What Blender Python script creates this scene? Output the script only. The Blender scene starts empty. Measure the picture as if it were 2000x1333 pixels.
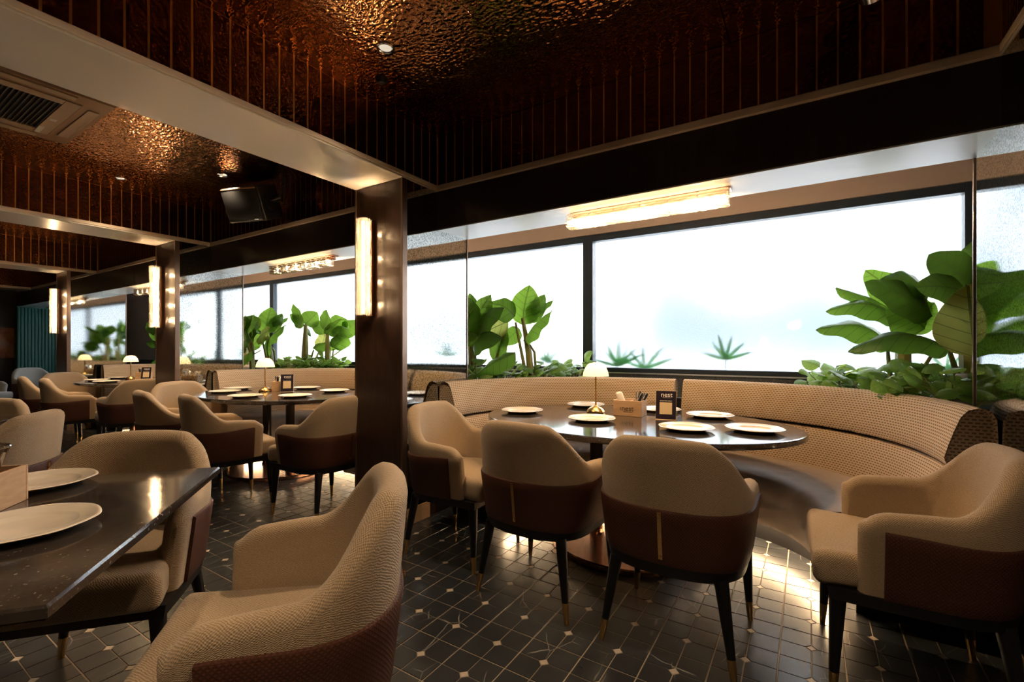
import bpy, bmesh, math, random
from mathutils import Vector, Matrix
random.seed(7)
S = bpy.context.scene
COL = S.collection
PI = math.pi
D = math.radians

# ------------------------------------------------------------------ camera, sky, exposure
cam_d = bpy.data.cameras.new('camera')
cam_d.sensor_fit = 'HORIZONTAL'; cam_d.sensor_width = 36.0
cam_d.lens = 905.0 / 2000.0 * 36.0
cam_d.shift_y = (682.0 - 666.5) / 2000.0
cam_d.clip_start = 0.05
cam = bpy.data.objects.new('camera', cam_d)
cam.location = (0, 0, 1.18)
cam.rotation_euler = (D(90), 0, D(32.55))
COL.objects.link(cam)
S.camera = cam

world = bpy.data.worlds.new('overcast_sky')
S.world = world
world.use_nodes = True
_bg = world.node_tree.nodes['Background']
_wt = world.node_tree
_tc = _wt.nodes.new('ShaderNodeTexCoord'); _nz = _wt.nodes.new('ShaderNodeTexNoise'); _cr = _wt.nodes.new('ShaderNodeValToRGB')
_nz.inputs['Scale'].default_value = 4.5; _nz.inputs['Detail'].default_value = 3
_cr.color_ramp.elements[0].position = .525; _cr.color_ramp.elements[0].color = (.0175, .0220, .0270, 1)
_cr.color_ramp.elements[1].position = .70; _cr.color_ramp.elements[1].color = (1.0, 1.0, 1.0, 1)
_wt.links.new(_tc.outputs['Generated'], _nz.inputs['Vector']); _wt.links.new(_nz.outputs['Fac'], _cr.inputs[0]); _wt.links.new(_cr.outputs[0], _bg.inputs[0])
_bg.inputs[1].default_value = 17.0

S.view_settings.view_transform = 'Standard'
S.view_settings.look = 'None'
S.view_settings.gamma = 1.0
S.view_settings.use_curve_mapping = False
S.view_settings.exposure = 1.36
cy = S.cycles
cy.use_denoising = True
cy.use_adaptive_sampling = True; cy.adaptive_threshold = 0.08; cy.adaptive_min_samples = 16
cy.max_bounces = 6; cy.diffuse_bounces = 3; cy.glossy_bounces = 3
cy.transmission_bounces = 6; cy.transparent_max_bounces = 12
cy.sample_clamp_indirect = 6.0
cy.caustics_reflective = False; cy.caustics_refractive = True

# ------------------------------------------------------------------ node / material helpers
class NT:
    def __init__(s, name):
        s.m = bpy.data.materials.new(name); s.m.use_nodes = True
        s.t = s.m.node_tree; s.t.nodes.clear()
        s.out = s.t.nodes.new('ShaderNodeOutputMaterial')
    def n(s, typ, **kw):
        nd = s.t.nodes.new('ShaderNode' + typ)
        for k, v in kw.items():
            if k.startswith('i_'):
                key = k[2:]
                key = int(key) if key.isdigit() else key.replace('_', ' ')
                s.set(nd.inputs[key], v)
            else:
                setattr(nd, k, v)
        return nd
    def set(s, sock, v):
        if hasattr(v, 'is_output'):
            s.t.links.new(v, sock)
        elif isinstance(v, (tuple, list)):
            if sock.type == 'RGBA' and len(v) == 3: v = (*v, 1)
            sock.default_value = v
        else:
            sock.default_value = v
    def math(s, op, a, b=None, c=None):
        nd = s.n('Math', operation=op)
        s.set(nd.inputs[0], a)
        if b is not None: s.set(nd.inputs[1], b)
        if c is not None: s.set(nd.inputs[2], c)
        return nd.outputs[0]
    def ramp(s, fac, stops, interp='LINEAR'):
        nd = s.n('ValToRGB'); nd.color_ramp.interpolation = interp
        e = nd.color_ramp.elements
        while len(e) < len(stops): e.new(0.5)
        for el, (p, c) in zip(e, stops):
            el.position = p; el.color = (*c, 1) if len(c) == 3 else c
        s.set(nd.inputs[0], fac)
        return nd.outputs[0]
    def mix(s, fac, a, b, blend='MIX'):
        nd = s.n('MixRGB', blend_type=blend)
        s.set(nd.inputs[0], fac); s.set(nd.inputs[1], a); s.set(nd.inputs[2], b)
        return nd.outputs[0]
    def mixs(s, fac, a, b):
        nd = s.n('MixShader'); s.set(nd.inputs[0], fac)
        s.t.links.new(a, nd.inputs[1]); s.t.links.new(b, nd.inputs[2])
        return nd.outputs[0]
    def noise(s, vec, scale, detail=2, rough=0.5, dist=0.0):
        nd = s.n('TexNoise'); s.set(nd.inputs['Vector'], vec)
        nd.inputs['Scale'].default_value = scale; nd.inputs['Detail'].default_value = detail
        nd.inputs['Roughness'].default_value = rough; nd.inputs['Distortion'].default_value = dist
        return nd.outputs['Fac']
    def pos(s): return s.n('NewGeometry').outputs['Position']
    def obj(s): return s.n('TexCoord').outputs['Object']
    def uv(s): return s.n('TexCoord').outputs['UV']
    def scaled(s, vec, sc):
        nd = s.n('VectorMath', operation='MULTIPLY'); s.set(nd.inputs[0], vec); nd.inputs[1].default_value = sc
        return nd.outputs[0]
    def bump(s, h, strength=0.3, dist=0.01, normal=None):
        nd = s.n('Bump'); nd.inputs['Strength'].default_value = strength; nd.inputs['Distance'].default_value = dist
        s.set(nd.inputs['Height'], h)
        if normal is not None: s.set(nd.inputs['Normal'], normal)
        return nd.outputs[0]
    def principled(s, color, rough=0.5, metal=0.0, normal=None, spec=None, coat=0.0, emis=None, estr=0.0):
        p = s.n('BsdfPrincipled')
        s.set(p.inputs['Base Color'], color); s.set(p.inputs['Roughness'], rough); s.set(p.inputs['Metallic'], metal)
        if normal is not None: s.set(p.inputs['Normal'], normal)
        if spec is not None: s.set(p.inputs['Specular IOR Level'], spec)
        if coat: p.inputs['Coat Weight'].default_value = coat; p.inputs['Coat Roughness'].default_value = 0.08
        if emis is not None:
            s.set(p.inputs['Emission Color'], emis); p.inputs['Emission Strength'].default_value = estr
        return p.outputs[0]
    def done(s, sh):
        s.t.links.new(sh, s.out.inputs['Surface']); return s.m

M = {}
def simple(name, color, rough=0.5, metal=0.0, spec=None, coat=0.0, var=0.0, vscale=20):
    t = NT(name)
    c = color
    if var:
        c = t.mix(t.noise(t.obj(), vscale, 3), tuple(x * (1 - var) for x in color), tuple(min(1, x * (1 + var)) for x in color))
    M[name] = t.done(t.principled(c, rough, metal, spec=spec, coat=coat))

def emit(name, color, strength):
    t = NT(name); e = t.n('Emission'); e.inputs[0].default_value = (*color, 1); e.inputs[1].default_value = strength
    M[name] = t.done(e.outputs[0])

# hammered bronze sheet
def hammered(name, col_a, col_b, rough, strength, vs):
    t = NT(name); p = t.pos()
    ns = t.n('TexNoise'); t.set(ns.inputs['Vector'], p); ns.inputs['Scale'].default_value = 9; ns.inputs['Detail'].default_value = 2
    off = t.n('VectorMath', operation='MULTIPLY_ADD'); t.set(off.inputs[0], ns.outputs['Color']); off.inputs[1].default_value = (.05, .05, .05); t.set(off.inputs[2], p)
    v = t.n('TexVoronoi', feature='SMOOTH_F1'); t.set(v.inputs['Vector'], t.scaled(off.outputs[0], (1, 1.5, 1.2))); v.inputs['Scale'].default_value = vs; v.inputs['Smoothness'].default_value = .6
    h = t.math('ADD', v.outputs['Distance'], t.math('MULTIPLY', t.noise(p, 60, 1), .35))
    nb = t.bump(h, strength, .012)
    c = t.mix(t.noise(p, 1.3, 2), col_a, col_b)
    M[name] = t.done(t.principled(c, rough, 1.0, nb))
hammered('hammered_bronze', (.50, .225, .095), (.66, .33, .15), .075, .25, 40)
hammered('plank_bronze', (.13, .052, .024), (.20, .085, .04), .12, .24, 46)
simple('brass_core', (.75, .48, .18), .3, 1.0)
simple('cream_lacquer', (.93, .83, .69), .24, 0, coat=.5, var=.05, vscale=3)
simple('cream_trim', (.92, .75, .56), .35, 0)
simple('soffit_white', (.80, .84, .88), .30, 0)
simple('taupe_plaster', (.52, .40, .33), .7, 0, var=.06, vscale=6)
simple('warm_wall', (.30, .20, .14), .7, 0, var=.1, vscale=2)
simple('dark_plaster', (.035, .030, .026), .7, 0, var=.2, vscale=20)
def wood(name, a, b, rough, sc=(14, 14, 1.2)):
    t = NT(name); v = t.scaled(t.pos(), sc)
    f = t.noise(v, 6, 5, .6, .4)
    c = t.ramp(f, [(.3, a), (.7, b)])
    M[name] = t.done(t.principled(c, rough, 0, t.bump(f, .08, .004), coat=.15))
wood('dark_wood', (.014, .008, .007), (.030, .017, .013), .32)
wood('column_wood', (.026, .012, .0075), (.055, .026, .015), .36)
wood('pale_wood', (.50, .30, .16), (.62, .40, .23), .5, (3, 3, 14))
wood('light_baseboard', (.55, .34, .18), (.64, .42, .24), .35, (2, 2, 20))
simple('frame_black', (.020, .030, .044), .35, 0)
simple('sill_metal', (.55, .57, .6), .35, .8)
def stone(name, a, b, rough, sc, coat=0, metal=0):
    t = NT(name); p = t.obj()
    f = t.noise(p, sc, 6, .65)
    g = t.noise(p, sc * 7, 2, .5)
    c = t.mix(t.ramp(g, [(.62, (0, 0, 0)), (.72, (1, 1, 1))]), t.ramp(f, [(.3, a), (.75, b)]), tuple(min(1, x * 2.6 + .03) for x in b))
    M[name] = t.done(t.principled(c, rough, metal, t.bump(g, .03, .002), coat=coat))
stone('sill_stone', (.035, .038, .042), (.085, .085, .088), .55, 14)
stone('table_stone', (.026, .021, .018), (.060, .047, .038), .12, 16, coat=.4)
stone('soil', (.015, .011, .008), (.04, .03, .02), .95, 20)

# antique speckled mirror
t = NT('antique_mirror'); p = t.pos()
n1 = t.noise(p, 150, 3, .75); n2 = t.noise(p, 600, 1)
c = t.ramp(n1, [(.38, (.22, .24, .23)), (.5, (.62, .65, .64)), (.60, (.90, .93, .93))])
r = t.math('MULTIPLY_ADD', n2, .03, .0)
M['antique_mirror'] = t.done(t.principled(c, r, 1.0, t.bump(n1, .10, .0004)))
simple('post_metal', (.30, .22, .17), .28, .9)
simple('edge_metal', (.22, .15, .11), .3, .8)

# floor tiles
t = NT('slate_tile'); p = t.pos()
f = t.noise(p, 11, 6, .65, .3)
base = t.ramp(f, [(.25, (.015, .017, .020)), (.75, (.030, .034, .040))])
wv = t.n('TexVoronoi', feature='DISTANCE_TO_EDGE')
nz = t.n('TexNoise'); t.set(nz.inputs['Vector'], p); nz.inputs['Scale'].default_value = 6; nz.inputs['Detail'].default_value = 3
of = t.n('VectorMath', operation='MULTIPLY_ADD'); t.set(of.inputs[0], nz.outputs['Color']); of.inputs[1].default_value = (.035, .035, 0); t.set(of.inputs[2], t.scaled(p, (1, .55, 1)))
t.set(wv.inputs['Vector'], of.outputs[0]); wv.inputs['Scale'].default_value = 6
vm = t.math('MULTIPLY', t.ramp(wv.outputs['Distance'], [(.0, (1, 1, 1)), (.009, (0, 0, 0))]), t.ramp(t.noise(p, 5, 2), [(.50, (0, 0, 0)), (.60, (1, 1, 1))]))
c = t.mix(t.math('MULTIPLY', vm, .75), base, (.50, .47, .42))
h2 = t.math('ADD', t.noise(p, 24, 5, .7), t.math('MULTIPLY', t.noise(t.scaled(p, (1, 5, 1)), 40, 3), .5))
M['slate_tile'] = t.done(t.principled(c, t.math('MULTIPLY_ADD', f, .05, .26), 0, t.bump(h2, .07, .004), spec=1.0))
simple('inlay_stone', (.56, .47, .38), .35, 0, var=.15, vscale=60)
simple('grout', (.42, .33, .24), .7, 0, var=.15, vscale=8)

# upholstery
def fabric(name, dark, light, pitch, bump=.5):
    t = NT(name); sx = t.n('SeparateXYZ')
    jn = t.n('TexNoise'); t.set(jn.inputs['Vector'], t.uv()); jn.inputs['Scale'].default_value = 45; jn.inputs['Detail'].default_value = 2
    jo = t.n('VectorMath', operation='MULTIPLY_ADD'); t.set(jo.inputs[0], jn.outputs['Color']); jo.inputs[1].default_value = (.010, .010, 0); t.set(jo.inputs[2], t.uv())
    t.set(sx.inputs[0], jo.outputs[0])
    k = 2 * PI / pitch
    a = t.math('SINE', t.math('MULTIPLY', sx.outputs[0], k)); b = t.math('SINE', t.math('MULTIPLY', sx.outputs[1], k))
    w = t.math('MULTIPLY_ADD', t.math('MULTIPLY', a, b), .5, .5)
    n = t.noise(t.uv(), 180, 3, .7)
    f = t.math('ADD', t.math('MULTIPLY', w, .55), t.math('MULTIPLY', n, .55))
    c = t.ramp(f, [(.2, dark), (.75, light)])
    p = t.n('BsdfPrincipled'); t.set(p.inputs['Base Color'], c); p.inputs['Roughness'].default_value = .9
    p.inputs['Sheen Weight'].default_value = .25; p.inputs['Specular IOR Level'].default_value = .2
    t.set(p.inputs['Normal'], t.bump(f, bump, .004))
    M[name] = t.done(p.outputs[0])
fabric('beige_weave', (.20, .128, .070), (.60, .44, .285), .0074, .6)
fabric('grey_weave', (.10, .10, .095), (.34, .33, .31), .012, .7)
t = NT('brown_leather'); sx = t.n('SeparateXYZ'); t.set(sx.inputs[0], t.uv())
a = t.math('PINGPONG', t.math('ADD', sx.outputs[0], sx.outputs[1]), .006); b = t.math('PINGPONG', t.math('SUBTRACT', sx.outputs[0], sx.outputs[1]), .006)
h = t.math('MULTIPLY', t.math('MINIMUM', a, b), 160)
c = t.mix(h, (.050, .016, .009), (.118, .039, .020))
M['brown_leather'] = t.done(t.principled(c, .48, 0, t.bump(h, .35, .003), spec=.4))
# banquette jacquard with small dark dashes
t = NT('dotted_jacquard')
br = t.n('TexBrick'); t.set(br.inputs['Vector'], t.scaled(t.uv(), (1, 1, 1)))
br.offset = .5; br.inputs['Scale'].default_value = 1.0
br.inputs['Color1'].default_value = (.09, .048, .024, 1); br.inputs['Color2'].default_value = (.13, .07, .035, 1); br.inputs['Mortar'].default_value = (.74, .55, .37, 1)
br.inputs['Mortar Size'].default_value = .0042; br.inputs['Mortar Smooth'].default_value = .3
br.inputs['Brick Width'].default_value = .0210; br.inputs['Row Height'].default_value = .0135
n = t.noise(t.uv(), 150, 3)
c = t.mix(.35, br.outputs['Color'], t.ramp(n, [(.2, (.30, .20, .12)), (.8, (.68, .51, .34))]))
M['dotted_jacquard'] = t.done(t.principled(c, .85, 0, t.bump(t.math('ADD', br.outputs['Fac'], n), .35, .003), spec=.2))
t = NT('taupe_leather'); p = t.obj()
f = t.noise(p, 2.2, 3, .5, 1.2); g = t.noise(t.scaled(p, (1, 1, .4)), 9, 2)
M['taupe_leather'] = t.done(t.principled(t.mix(f, (.34, .26, .195), (.46, .36, .28)), .52, 0, t.bump(t.math('ADD', f, t.math('MULTIPLY', g, .3)), .35, .05), spec=.4))
simple('black_lacquer', (.008, .0075, .008), .42, 0, spec=.3)
simple('brass', (.80, .52, .20), .24, 1.0)
simple('copper_bronze', (.42, .235, .155), .20, 1.0)
simple('dark_bronze', (.05, .04, .038), .3, .7)
simple('ceramic', (.82, .72, .60), .16, 0, coat=.4)
simple('napkin_paper', (.72, .56, .42), .85, 0, var=.1, vscale=40)
simple('napkin_white', (.88, .84, .78), .85, 0)
simple('chrome', (.75, .76, .78), .15, 1.0)
simple('black_plastic', (.012, .012, .013), .4, 0)
simple('speaker_grey', (.014, .015, .016), .7, 0)
simple('card_black', (.022, .016, .026), .25, 0)
simple('card_tan', (.60, .46, .28), .6, 0)
simple('ink_white', (.80, .78, .72), .6, 0)
simple('engraving', (.10, .05, .025), .7, 0)
simple('ac_bronze', (.34, .19, .10), .38, .25)
simple('ac_tan', (.48, .33, .21), .42, .1)
simple('ac_slat', (.06, .045, .035), .5, 0)
simple('ac_dark', (.012, .010, .009), .6, 0)
simple('sticker', (.72, .70, .66), .5, 0)
simple('pot_grey', (.30, .29, .285), .6, 0, var=.08, vscale=15)
simple('plaza_stone', (.55, .56, .57), .8, 0, var=.1, vscale=2)
simple('facade_white', (.80, .83, .86), .8, 0)
simple('facade_rose', (.72, .45, .42), .8, 0)
simple('facade_slate', (.22, .27, .33), .7, 0)
t = NT('green_flute'); p = t.pos()
M['green_flute'] = t.done(t.principled(t.mix(t.noise(p, 90, 2), (.010, .075, .062), (.03, .16, .13)), .55))
t = NT('artwork'); g = t.n('SeparateXYZ'); t.set(g.inputs[0], t.obj())
M['artwork'] = t.done(t.principled(t.ramp(t.noise(t.obj(), 3.5, 3), [(.3, (.10, .03, .02)), (.5, (.45, .16, .06)), (.7, (.40, .28, .2))]), .7))
# frosted window glass
t = NT('frosted_glass'); p = t.pos()
nb = t.bump(t.noise(p, 120, 2, .6), .5, .004)
rf = t.n('BsdfRefraction'); rf.inputs['Color'].default_value = (.97, .99, 1, 1); rf.inputs['Roughness'].default_value = .42; rf.inputs['IOR'].default_value = 1.25
t.set(rf.inputs['Normal'], nb)
tr = t.n('BsdfTransparent'); tr.inputs[0].default_value = (.95, .98, 1, 1)
gl = t.n('BsdfGlossy'); gl.inputs['Roughness'].default_value = .15; t.set(gl.inputs['Normal'], nb)
M['frosted_glass'] = t.done(t.mixs(.05, t.mixs(.42, rf.outputs[0], tr.outputs[0]), gl.outputs[0]))
# lamp crystal: clear cast glass that lets lamp light straight through
t = NT('lamp_crystal')
tr = t.n('BsdfTransparent'); tr.inputs[0].default_value = (1, .93, .82, 1)
gl = t.n('BsdfGlossy'); gl.inputs['Roughness'].default_value = .05; gl.inputs[0].default_value = (1, .95, .88, 1)
tl = t.n('BsdfTranslucent'); tl.inputs[0].default_value = (1, .88, .70, 1)
nb = t.bump(t.noise(t.scaled(t.obj(), (1, 1, .5)), 55, 2), .8, .01)
for nd in (gl, tl): t.set(nd.inputs['Normal'], nb)
lw = t.n('LayerWeight'); lw.inputs[0].default_value = .18; t.set(lw.inputs['Normal'], nb)
M['lamp_crystal'] = t.done(t.mixs(lw.outputs['Fresnel'], t.mixs(.24, tr.outputs[0], tl.outputs[0]), gl.outputs[0]))
emit('lamp_core', (1.0, .68, .36), 5.0)
emit('led_strip', (1.0, .70, .40), 40.0)
emit('downlight_glow', (1.0, .85, .65), .3)
t = NT('lamp_shade')
tl = t.n('BsdfTranslucent'); tl.inputs[0].default_value = (1, .86, .62, 1)
df = t.n('BsdfDiffuse'); df.inputs[0].default_value = (.95, .85, .66, 1)
em = t.n('Emission'); em.inputs[0].default_value = (1, .78, .46, 1); em.inputs[1].default_value = .12
ad = t.n('AddShader'); t.t.links.new(t.mixs(.5, tl.outputs[0], df.outputs[0]), ad.inputs[0]); t.t.links.new(em.outputs[0], ad.inputs[1])
M['lamp_shade'] = t.done(ad.outputs[0])
t = NT('clear_glass')
tr = t.n('BsdfTransparent'); tr.inputs[0].default_value = (.92, .88, .85, 1)
gl = t.n('BsdfGlossy'); gl.inputs['Roughness'].default_value = .03
lw = t.n('LayerWeight'); lw.inputs[0].default_value = .3
M['clear_glass'] = t.done(t.mixs(lw.outputs['Facing'], tr.outputs[0], gl.outputs[0]))
# leaves
def leafmat(name, top, edge, under, trans, tmix):
    t = NT(name); uv = t.uv(); sx = t.n('SeparateXYZ'); t.set(sx.inputs[0], uv)
    ax = t.math('ABSOLUTE', sx.outputs[1])
    vv = t.math('SUBTRACT', sx.outputs[0], t.math('MULTIPLY', ax, .55))
    w = t.math('PINGPONG', vv, .0825)
    vein = t.math('LESS_THAN', w, .006)
    rib = t.math('LESS_THAN', ax, .016)
    fine = t.math('PINGPONG', vv, .011)
    n = t.noise(t.obj(), 2.5, 3)
    rnd = t.n('ObjectInfo').outputs['Random']
    c = t.mix(t.math('MULTIPLY_ADD', rnd, .6, t.math('MULTIPLY', n, .4)), top, edge)
    c = t.mix(t.math('MULTIPLY', fine, 30), c, tuple(x * .75 for x in top))
    c = t.mix(t.math('MAXIMUM', t.math('MULTIPLY', vein, .6), rib), c, under)
    pr = t.principled(c, .38, 0, t.bump(t.math('ADD', t.math('MULTIPLY', w, 8), t.math('MULTIPLY', fine, 10)), .25, .01), spec=.45)
    tl = t.n('BsdfTranslucent')
    dk = t.math('SUBTRACT', 1.0, t.math('MULTIPLY', t.math('MAXIMUM', vein, rib), .75))
    t.set(tl.inputs[0], t.mix(dk, tuple(x * .15 for x in trans), t.mix(rnd, tuple(x * .45 for x in trans), trans)))
    M[name] = t.done(t.mixs(tmix, pr, tl.outputs[0]))
leafmat('banana_leaf', (.018, .085, .012), (.05, .17, .02), (.11, .20, .045), (.36, .62, .06), .45)
leafmat('banana_leaf_yellow', (.30, .34, .06), (.45, .45, .10), (.16, .20, .04), (.75, .78, .18), .5)
leafmat('pothos_leaf', (.06, .22, .03), (.32, .52, .09), (.34, .5, .14), (.60, .85, .16), .42)
leafmat('palm_leaf', (.03, .15, .04), (.06, .24, .05), (.08, .25, .06), (.10, .40, .10), .3)
simple('banana_stem', (.30, .29, .08), .5, 0, var=.35, vscale=9)

# ------------------------------------------------------------------ geometry helpers
def link(o, parent=None):
    COL.objects.link(o)
    if parent is not None: o.parent = parent
    return o
def props(o, label=None, cat=None, group=None, kind=None):
    if label: o['label'] = label
    if cat: o['category'] = cat
    if group: o['group'] = group
    if kind: o['kind'] = kind
    return o
def empty(name, loc=(0, 0, 0), rz=0.0, label=None, cat=None, group=None, kind=None):
    o = bpy.data.objects.new(name, None); o.empty_display_size = .1
    o.location = loc; o.rotation_euler = (0, 0, rz)
    COL.objects.link(o)
    return props(o, label, cat, group, kind)

class MB:
    """collects polygons (with optional uv in metres) and links them as one mesh"""
    def __init__(s): s.v = []; s.f = []; s.uv = {}; s.mi = []; s.cur = 0
    def face(s, idx, uv=None):
        if uv: s.uv[len(s.f)] = uv
        s.f.append(tuple(idx)); s.mi.append(s.cur)
    def box(s, x0, y0, z0, x1, y1, z1):
        b = len(s.v)
        s.v += [(x0, y0, z0), (x1, y0, z0), (x1, y1, z0), (x0, y1, z0), (x0, y0, z1), (x1, y0, z1), (x1, y1, z1), (x0, y1, z1)]
        for q in ((0, 3, 2, 1), (4, 5, 6, 7), (0, 1, 5, 4), (1, 2, 6, 5), (2, 3, 7, 6), (3, 0, 4, 7)): s.face([b + i for i in q])
        return s
    def prism(s, pts, z0, z1, top=None):
        """polygon in plan extruded; top = other polygon for the top ring"""
        n = len(pts); b = len(s.v); tp = top or pts
        s.v += [(x, y, z0) for x, y in pts] + [(x, y, z1) for x, y in tp]
        s.face(range(b + n - 1, b - 1, -1)); s.face(range(b + n, b + 2 * n))
        for i in range(n):
            j = (i + 1) % n; s.face((b + i, b + j, b + n + j, b + n + i))
        return s
    def grid(s, P, closeu=False, closev=False, capu=False, uvo=(0, 0)):
        """P[i][j] points"""
        b = len(s.v); nu = len(P); nv = len(P[0])
        for row in P: s.v += [tuple(p) for p in row]
        mj = nv // 2; mi = nu // 2
        U = [0.0]
        for i in range(1, nu + 1): U.append(U[-1] + (Vector(P[i % nu][mj]) - Vector(P[i - 1][mj])).length)
        V = [0.0]
        for j in range(1, nv + 1): V.append(V[-1] + (Vector(P[mi][j % nv]) - Vector(P[mi][j - 1])).length)
        for i in range(nu if closeu else nu - 1):
            for j in range(nv if closev else nv - 1):
                i2 = (i + 1) % nu; j2 = (j + 1) % nv
                s.face((b + i * nv + j, b + i2 * nv + j, b + i2 * nv + j2, b + i * nv + j2),
                       [(U[i] + uvo[0], V[j]), (U[i + 1] + uvo[0], V[j]), (U[i + 1] + uvo[0], V[j + 1]), (U[i] + uvo[0], V[j + 1])])
        if capu:
            s.face([b + j for j in range(nv - 1, -1, -1)]); s.face([b + (nu - 1) * nv + j for j in range(nv)])
        return s
    def lathe(s, prof, n=24, c=(0, 0), rot=0.0, wob=None):
        P = []
        for k in range(n):
            a = 2 * PI * k / n + rot
            w = wob(a) if wob else 1.0
            P.append([(c[0] + r * w * math.cos(a), c[1] + r * w * math.sin(a), z) for r, z in prof])
        return s.grid(P, closeu=True)
    def tube(s, pts, radii, n=8, cap=True):
        pts = [Vector(p) for p in pts]
        if not hasattr(radii, '__len__'): radii = [radii] * len(pts)
        P = []; prev = None
        for i, p in enumerate(pts):
            d = (pts[min(i + 1, len(pts) - 1)] - pts[max(i - 1, 0)]).normalized()
            if prev is None:
                ref = Vector((0, 0, 1)) if abs(d.z) < .9 else Vector((1, 0, 0))
                x = d.cross(ref).normalized()
            else:
                x = (prev - d * prev.dot(d)).normalized()
            prev = x; y = d.cross(x)
            P.append([p + (x * math.cos(2 * PI * k / n) + y * math.sin(2 * PI * k / n)) * radii[i] for k in range(n)])
        return s.grid(P, closev=True, capu=cap)
    def mesh(s, name, mats, smooth=True, angle=35):
        me = bpy.data.meshes.new(name); me.from_pydata([tuple(v) for v in s.v], [], s.f)
        if not isinstance(mats, (list, tuple)): mats = [mats]
        for m in mats: me.materials.append(M[m])
        me.polygons.foreach_set('material_index', s.mi)
        uvl = me.uv_layers.new(name='uv')
        for pi, poly in enumerate(me.polygons):
            if pi in s.uv:
                for k, li in enumerate(poly.loop_indices): uvl.data[li].uv = s.uv[pi][k]
            else:
                nx, ny, nz = (abs(a) for a in poly.normal)
                for li in poly.loop_indices:
                    v = me.vertices[me.loops[li].vertex_index].co
                    uvl.data[li].uv = (v.x, v.y) if nz >= max(nx, ny) else ((v.y, v.z) if nx > ny else (v.x, v.z))
        if smooth:
            me.polygons.foreach_set('use_smooth', [True] * len(me.polygons))
            me.set_sharp_from_angle(angle=D(angle))
        me.update()
        return me
    def obj(s, name, mats, parent=None, smooth=True, angle=35, loc=None):
        o = bpy.data.objects.new(name, s.mesh(name, mats, smooth, angle))
        if loc: o.location = loc
        return link(o, parent)

def rbox_mesh(name, mat, sx, sy, sz, r, seg=3, c=(0, 0, 0), taper=None):
    bm = bmesh.new(); bmesh.ops.create_cube(bm, size=1)
    for v in bm.verts:
        v.co = Vector((v.co.x * sx, v.co.y * sy, v.co.z * sz))
        if taper: v.co = Vector(taper(v.co))
    if r > 0: bmesh.ops.bevel(bm, geom=list(bm.edges), offset=r, segments=seg, profile=.5, affect='EDGES')
    mb = MB(); bm.verts.ensure_lookup_table()
    mb.v = [tuple(Vector(v.co) + Vector(c)) for v in bm.verts]
    for f in bm.faces: mb.face([v.index for v in f.verts])
    bm.free()
    return mb.mesh(name, mat, seg >= 2 and r > 0, 50)
def rbox(name, mat, sx, sy, sz, r, c=(0, 0, 0), parent=None, seg=3, taper=None):
    return link(bpy.data.objects.new(name, rbox_mesh(name, mat, sx, sy, sz, r, seg, c, taper)), parent)
def box(name, mat, a, b, parent=None, r=0.0):
    c = [(p + q) / 2 for p, q in zip(a, b)]; d = [abs(q - p) for p, q in zip(a, b)]
    return rbox(name, mat, *d, r, c, parent, 1)
def inst(name, mesh, parent=None, loc=(0, 0, 0), rot=(0, 0, 0), scale=(1, 1, 1)):
    o = bpy.data.objects.new(name, mesh); o.location = loc; o.rotation_euler = rot; o.scale = scale
    return link(o, parent)
def kids(o): return [c for c in bpy.data.objects if c.parent == o]
def copy_tree(root, loc=None, rz=None, label=None, group=None, swap=None):
    ch = {}
    for c in bpy.data.objects:
        if c.parent: ch.setdefault(c.parent, []).append(c)
    def rec(o, par):
        n = o.copy(); COL.objects.link(n); n.parent = par
        for c in ch.get(o, []): rec(c, n)
        return n
    r = rec(root, None)
    if loc: r.location = loc
    if rz is not None: r.rotation_euler = (0, 0, rz)
    if label: r['label'] = label
    if group: r['group'] = group
    return r
def text(body, size, mat, name, parent, loc, rot, extrude=.0006, align='LEFT', sx=1.0):
    cu = bpy.data.curves.new(name, 'FONT'); cu.body = body; cu.size = size; cu.extrude = extrude; cu.align_x = align
    cu.resolution_u = 3
    to = bpy.data.objects.new(name, cu); COL.objects.link(to)
    dg = bpy.context.evaluated_depsgraph_get(); dg.update()
    me = bpy.data.meshes.new_from_object(to.evaluated_get(dg))
    bpy.data.objects.remove(to)
    me.materials.clear(); me.materials.append(M[mat])
    return inst(name, me, parent, loc, rot, (sx, 1, 1))

# ------------------------------------------------------------------ layout constants (metres)
ZB, ZC, ZS = 2.32, 2.70, 2.04          # beam underside, ceiling, window soffit
YC, YF, YP, YW = 2.175, 2.52, 2.86, 4.30   # column front, fascia, partition end, window wall
MIR = [.635, -2.25, -5.55, -9.0, -12.45]   # right-hand faces of the partitions (bay n lies between MIR[n] and MIR[n-1]-.45)
CW = .45
XL, XR, YB = -13.6, 2.6, -3.2

# ------------------------------------------------------------------ floor with inlaid tiles
TP = .2125; TX0, TY0 = -1.05, 1.535
floor = MB().box(XL, YB, -.10, XR, YW + .1, -.0022).obj('floor', 'grout', None, False)
props(floor, kind='structure')
def tile_mb(mb, cx, cy, hq=.0022):
    g = .0022; gi = .0016; h = TP / 2; k = .0185
    for sx in (-1, 1):
        for sy in (-1, 1):
            x0, x1 = gi, h - g; y0, y1 = gi, h - g
            pts = [(x0 + k, y0), (x1, y0), (x1, y1), (x0, y1), (x0, y0 + k)]
            pts = [(cx + sx * x, cy + sy * y) for x, y in pts]
            if sx * sy < 0: pts = pts[::-1]
            c0 = (sum(p[0] for p in pts) / 5, sum(p[1] for p in pts) / 5)
            top = [(x + (c0[0] - x) * .02, y + (c0[1] - y) * .02) for x, y in pts]
            mb.prism(pts, -hq, 0, top)
def inlay_mb(mb, cx, cy):
    k = .0185 - .0012
    p = [(k, 0), (0, k), (-k, 0), (0, -k)]
    mb.prism([(cx + x, cy + y) for x, y in p], -.0022, .0, [(cx + x * .95, cy + y * .95) for x, y in p])
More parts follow.
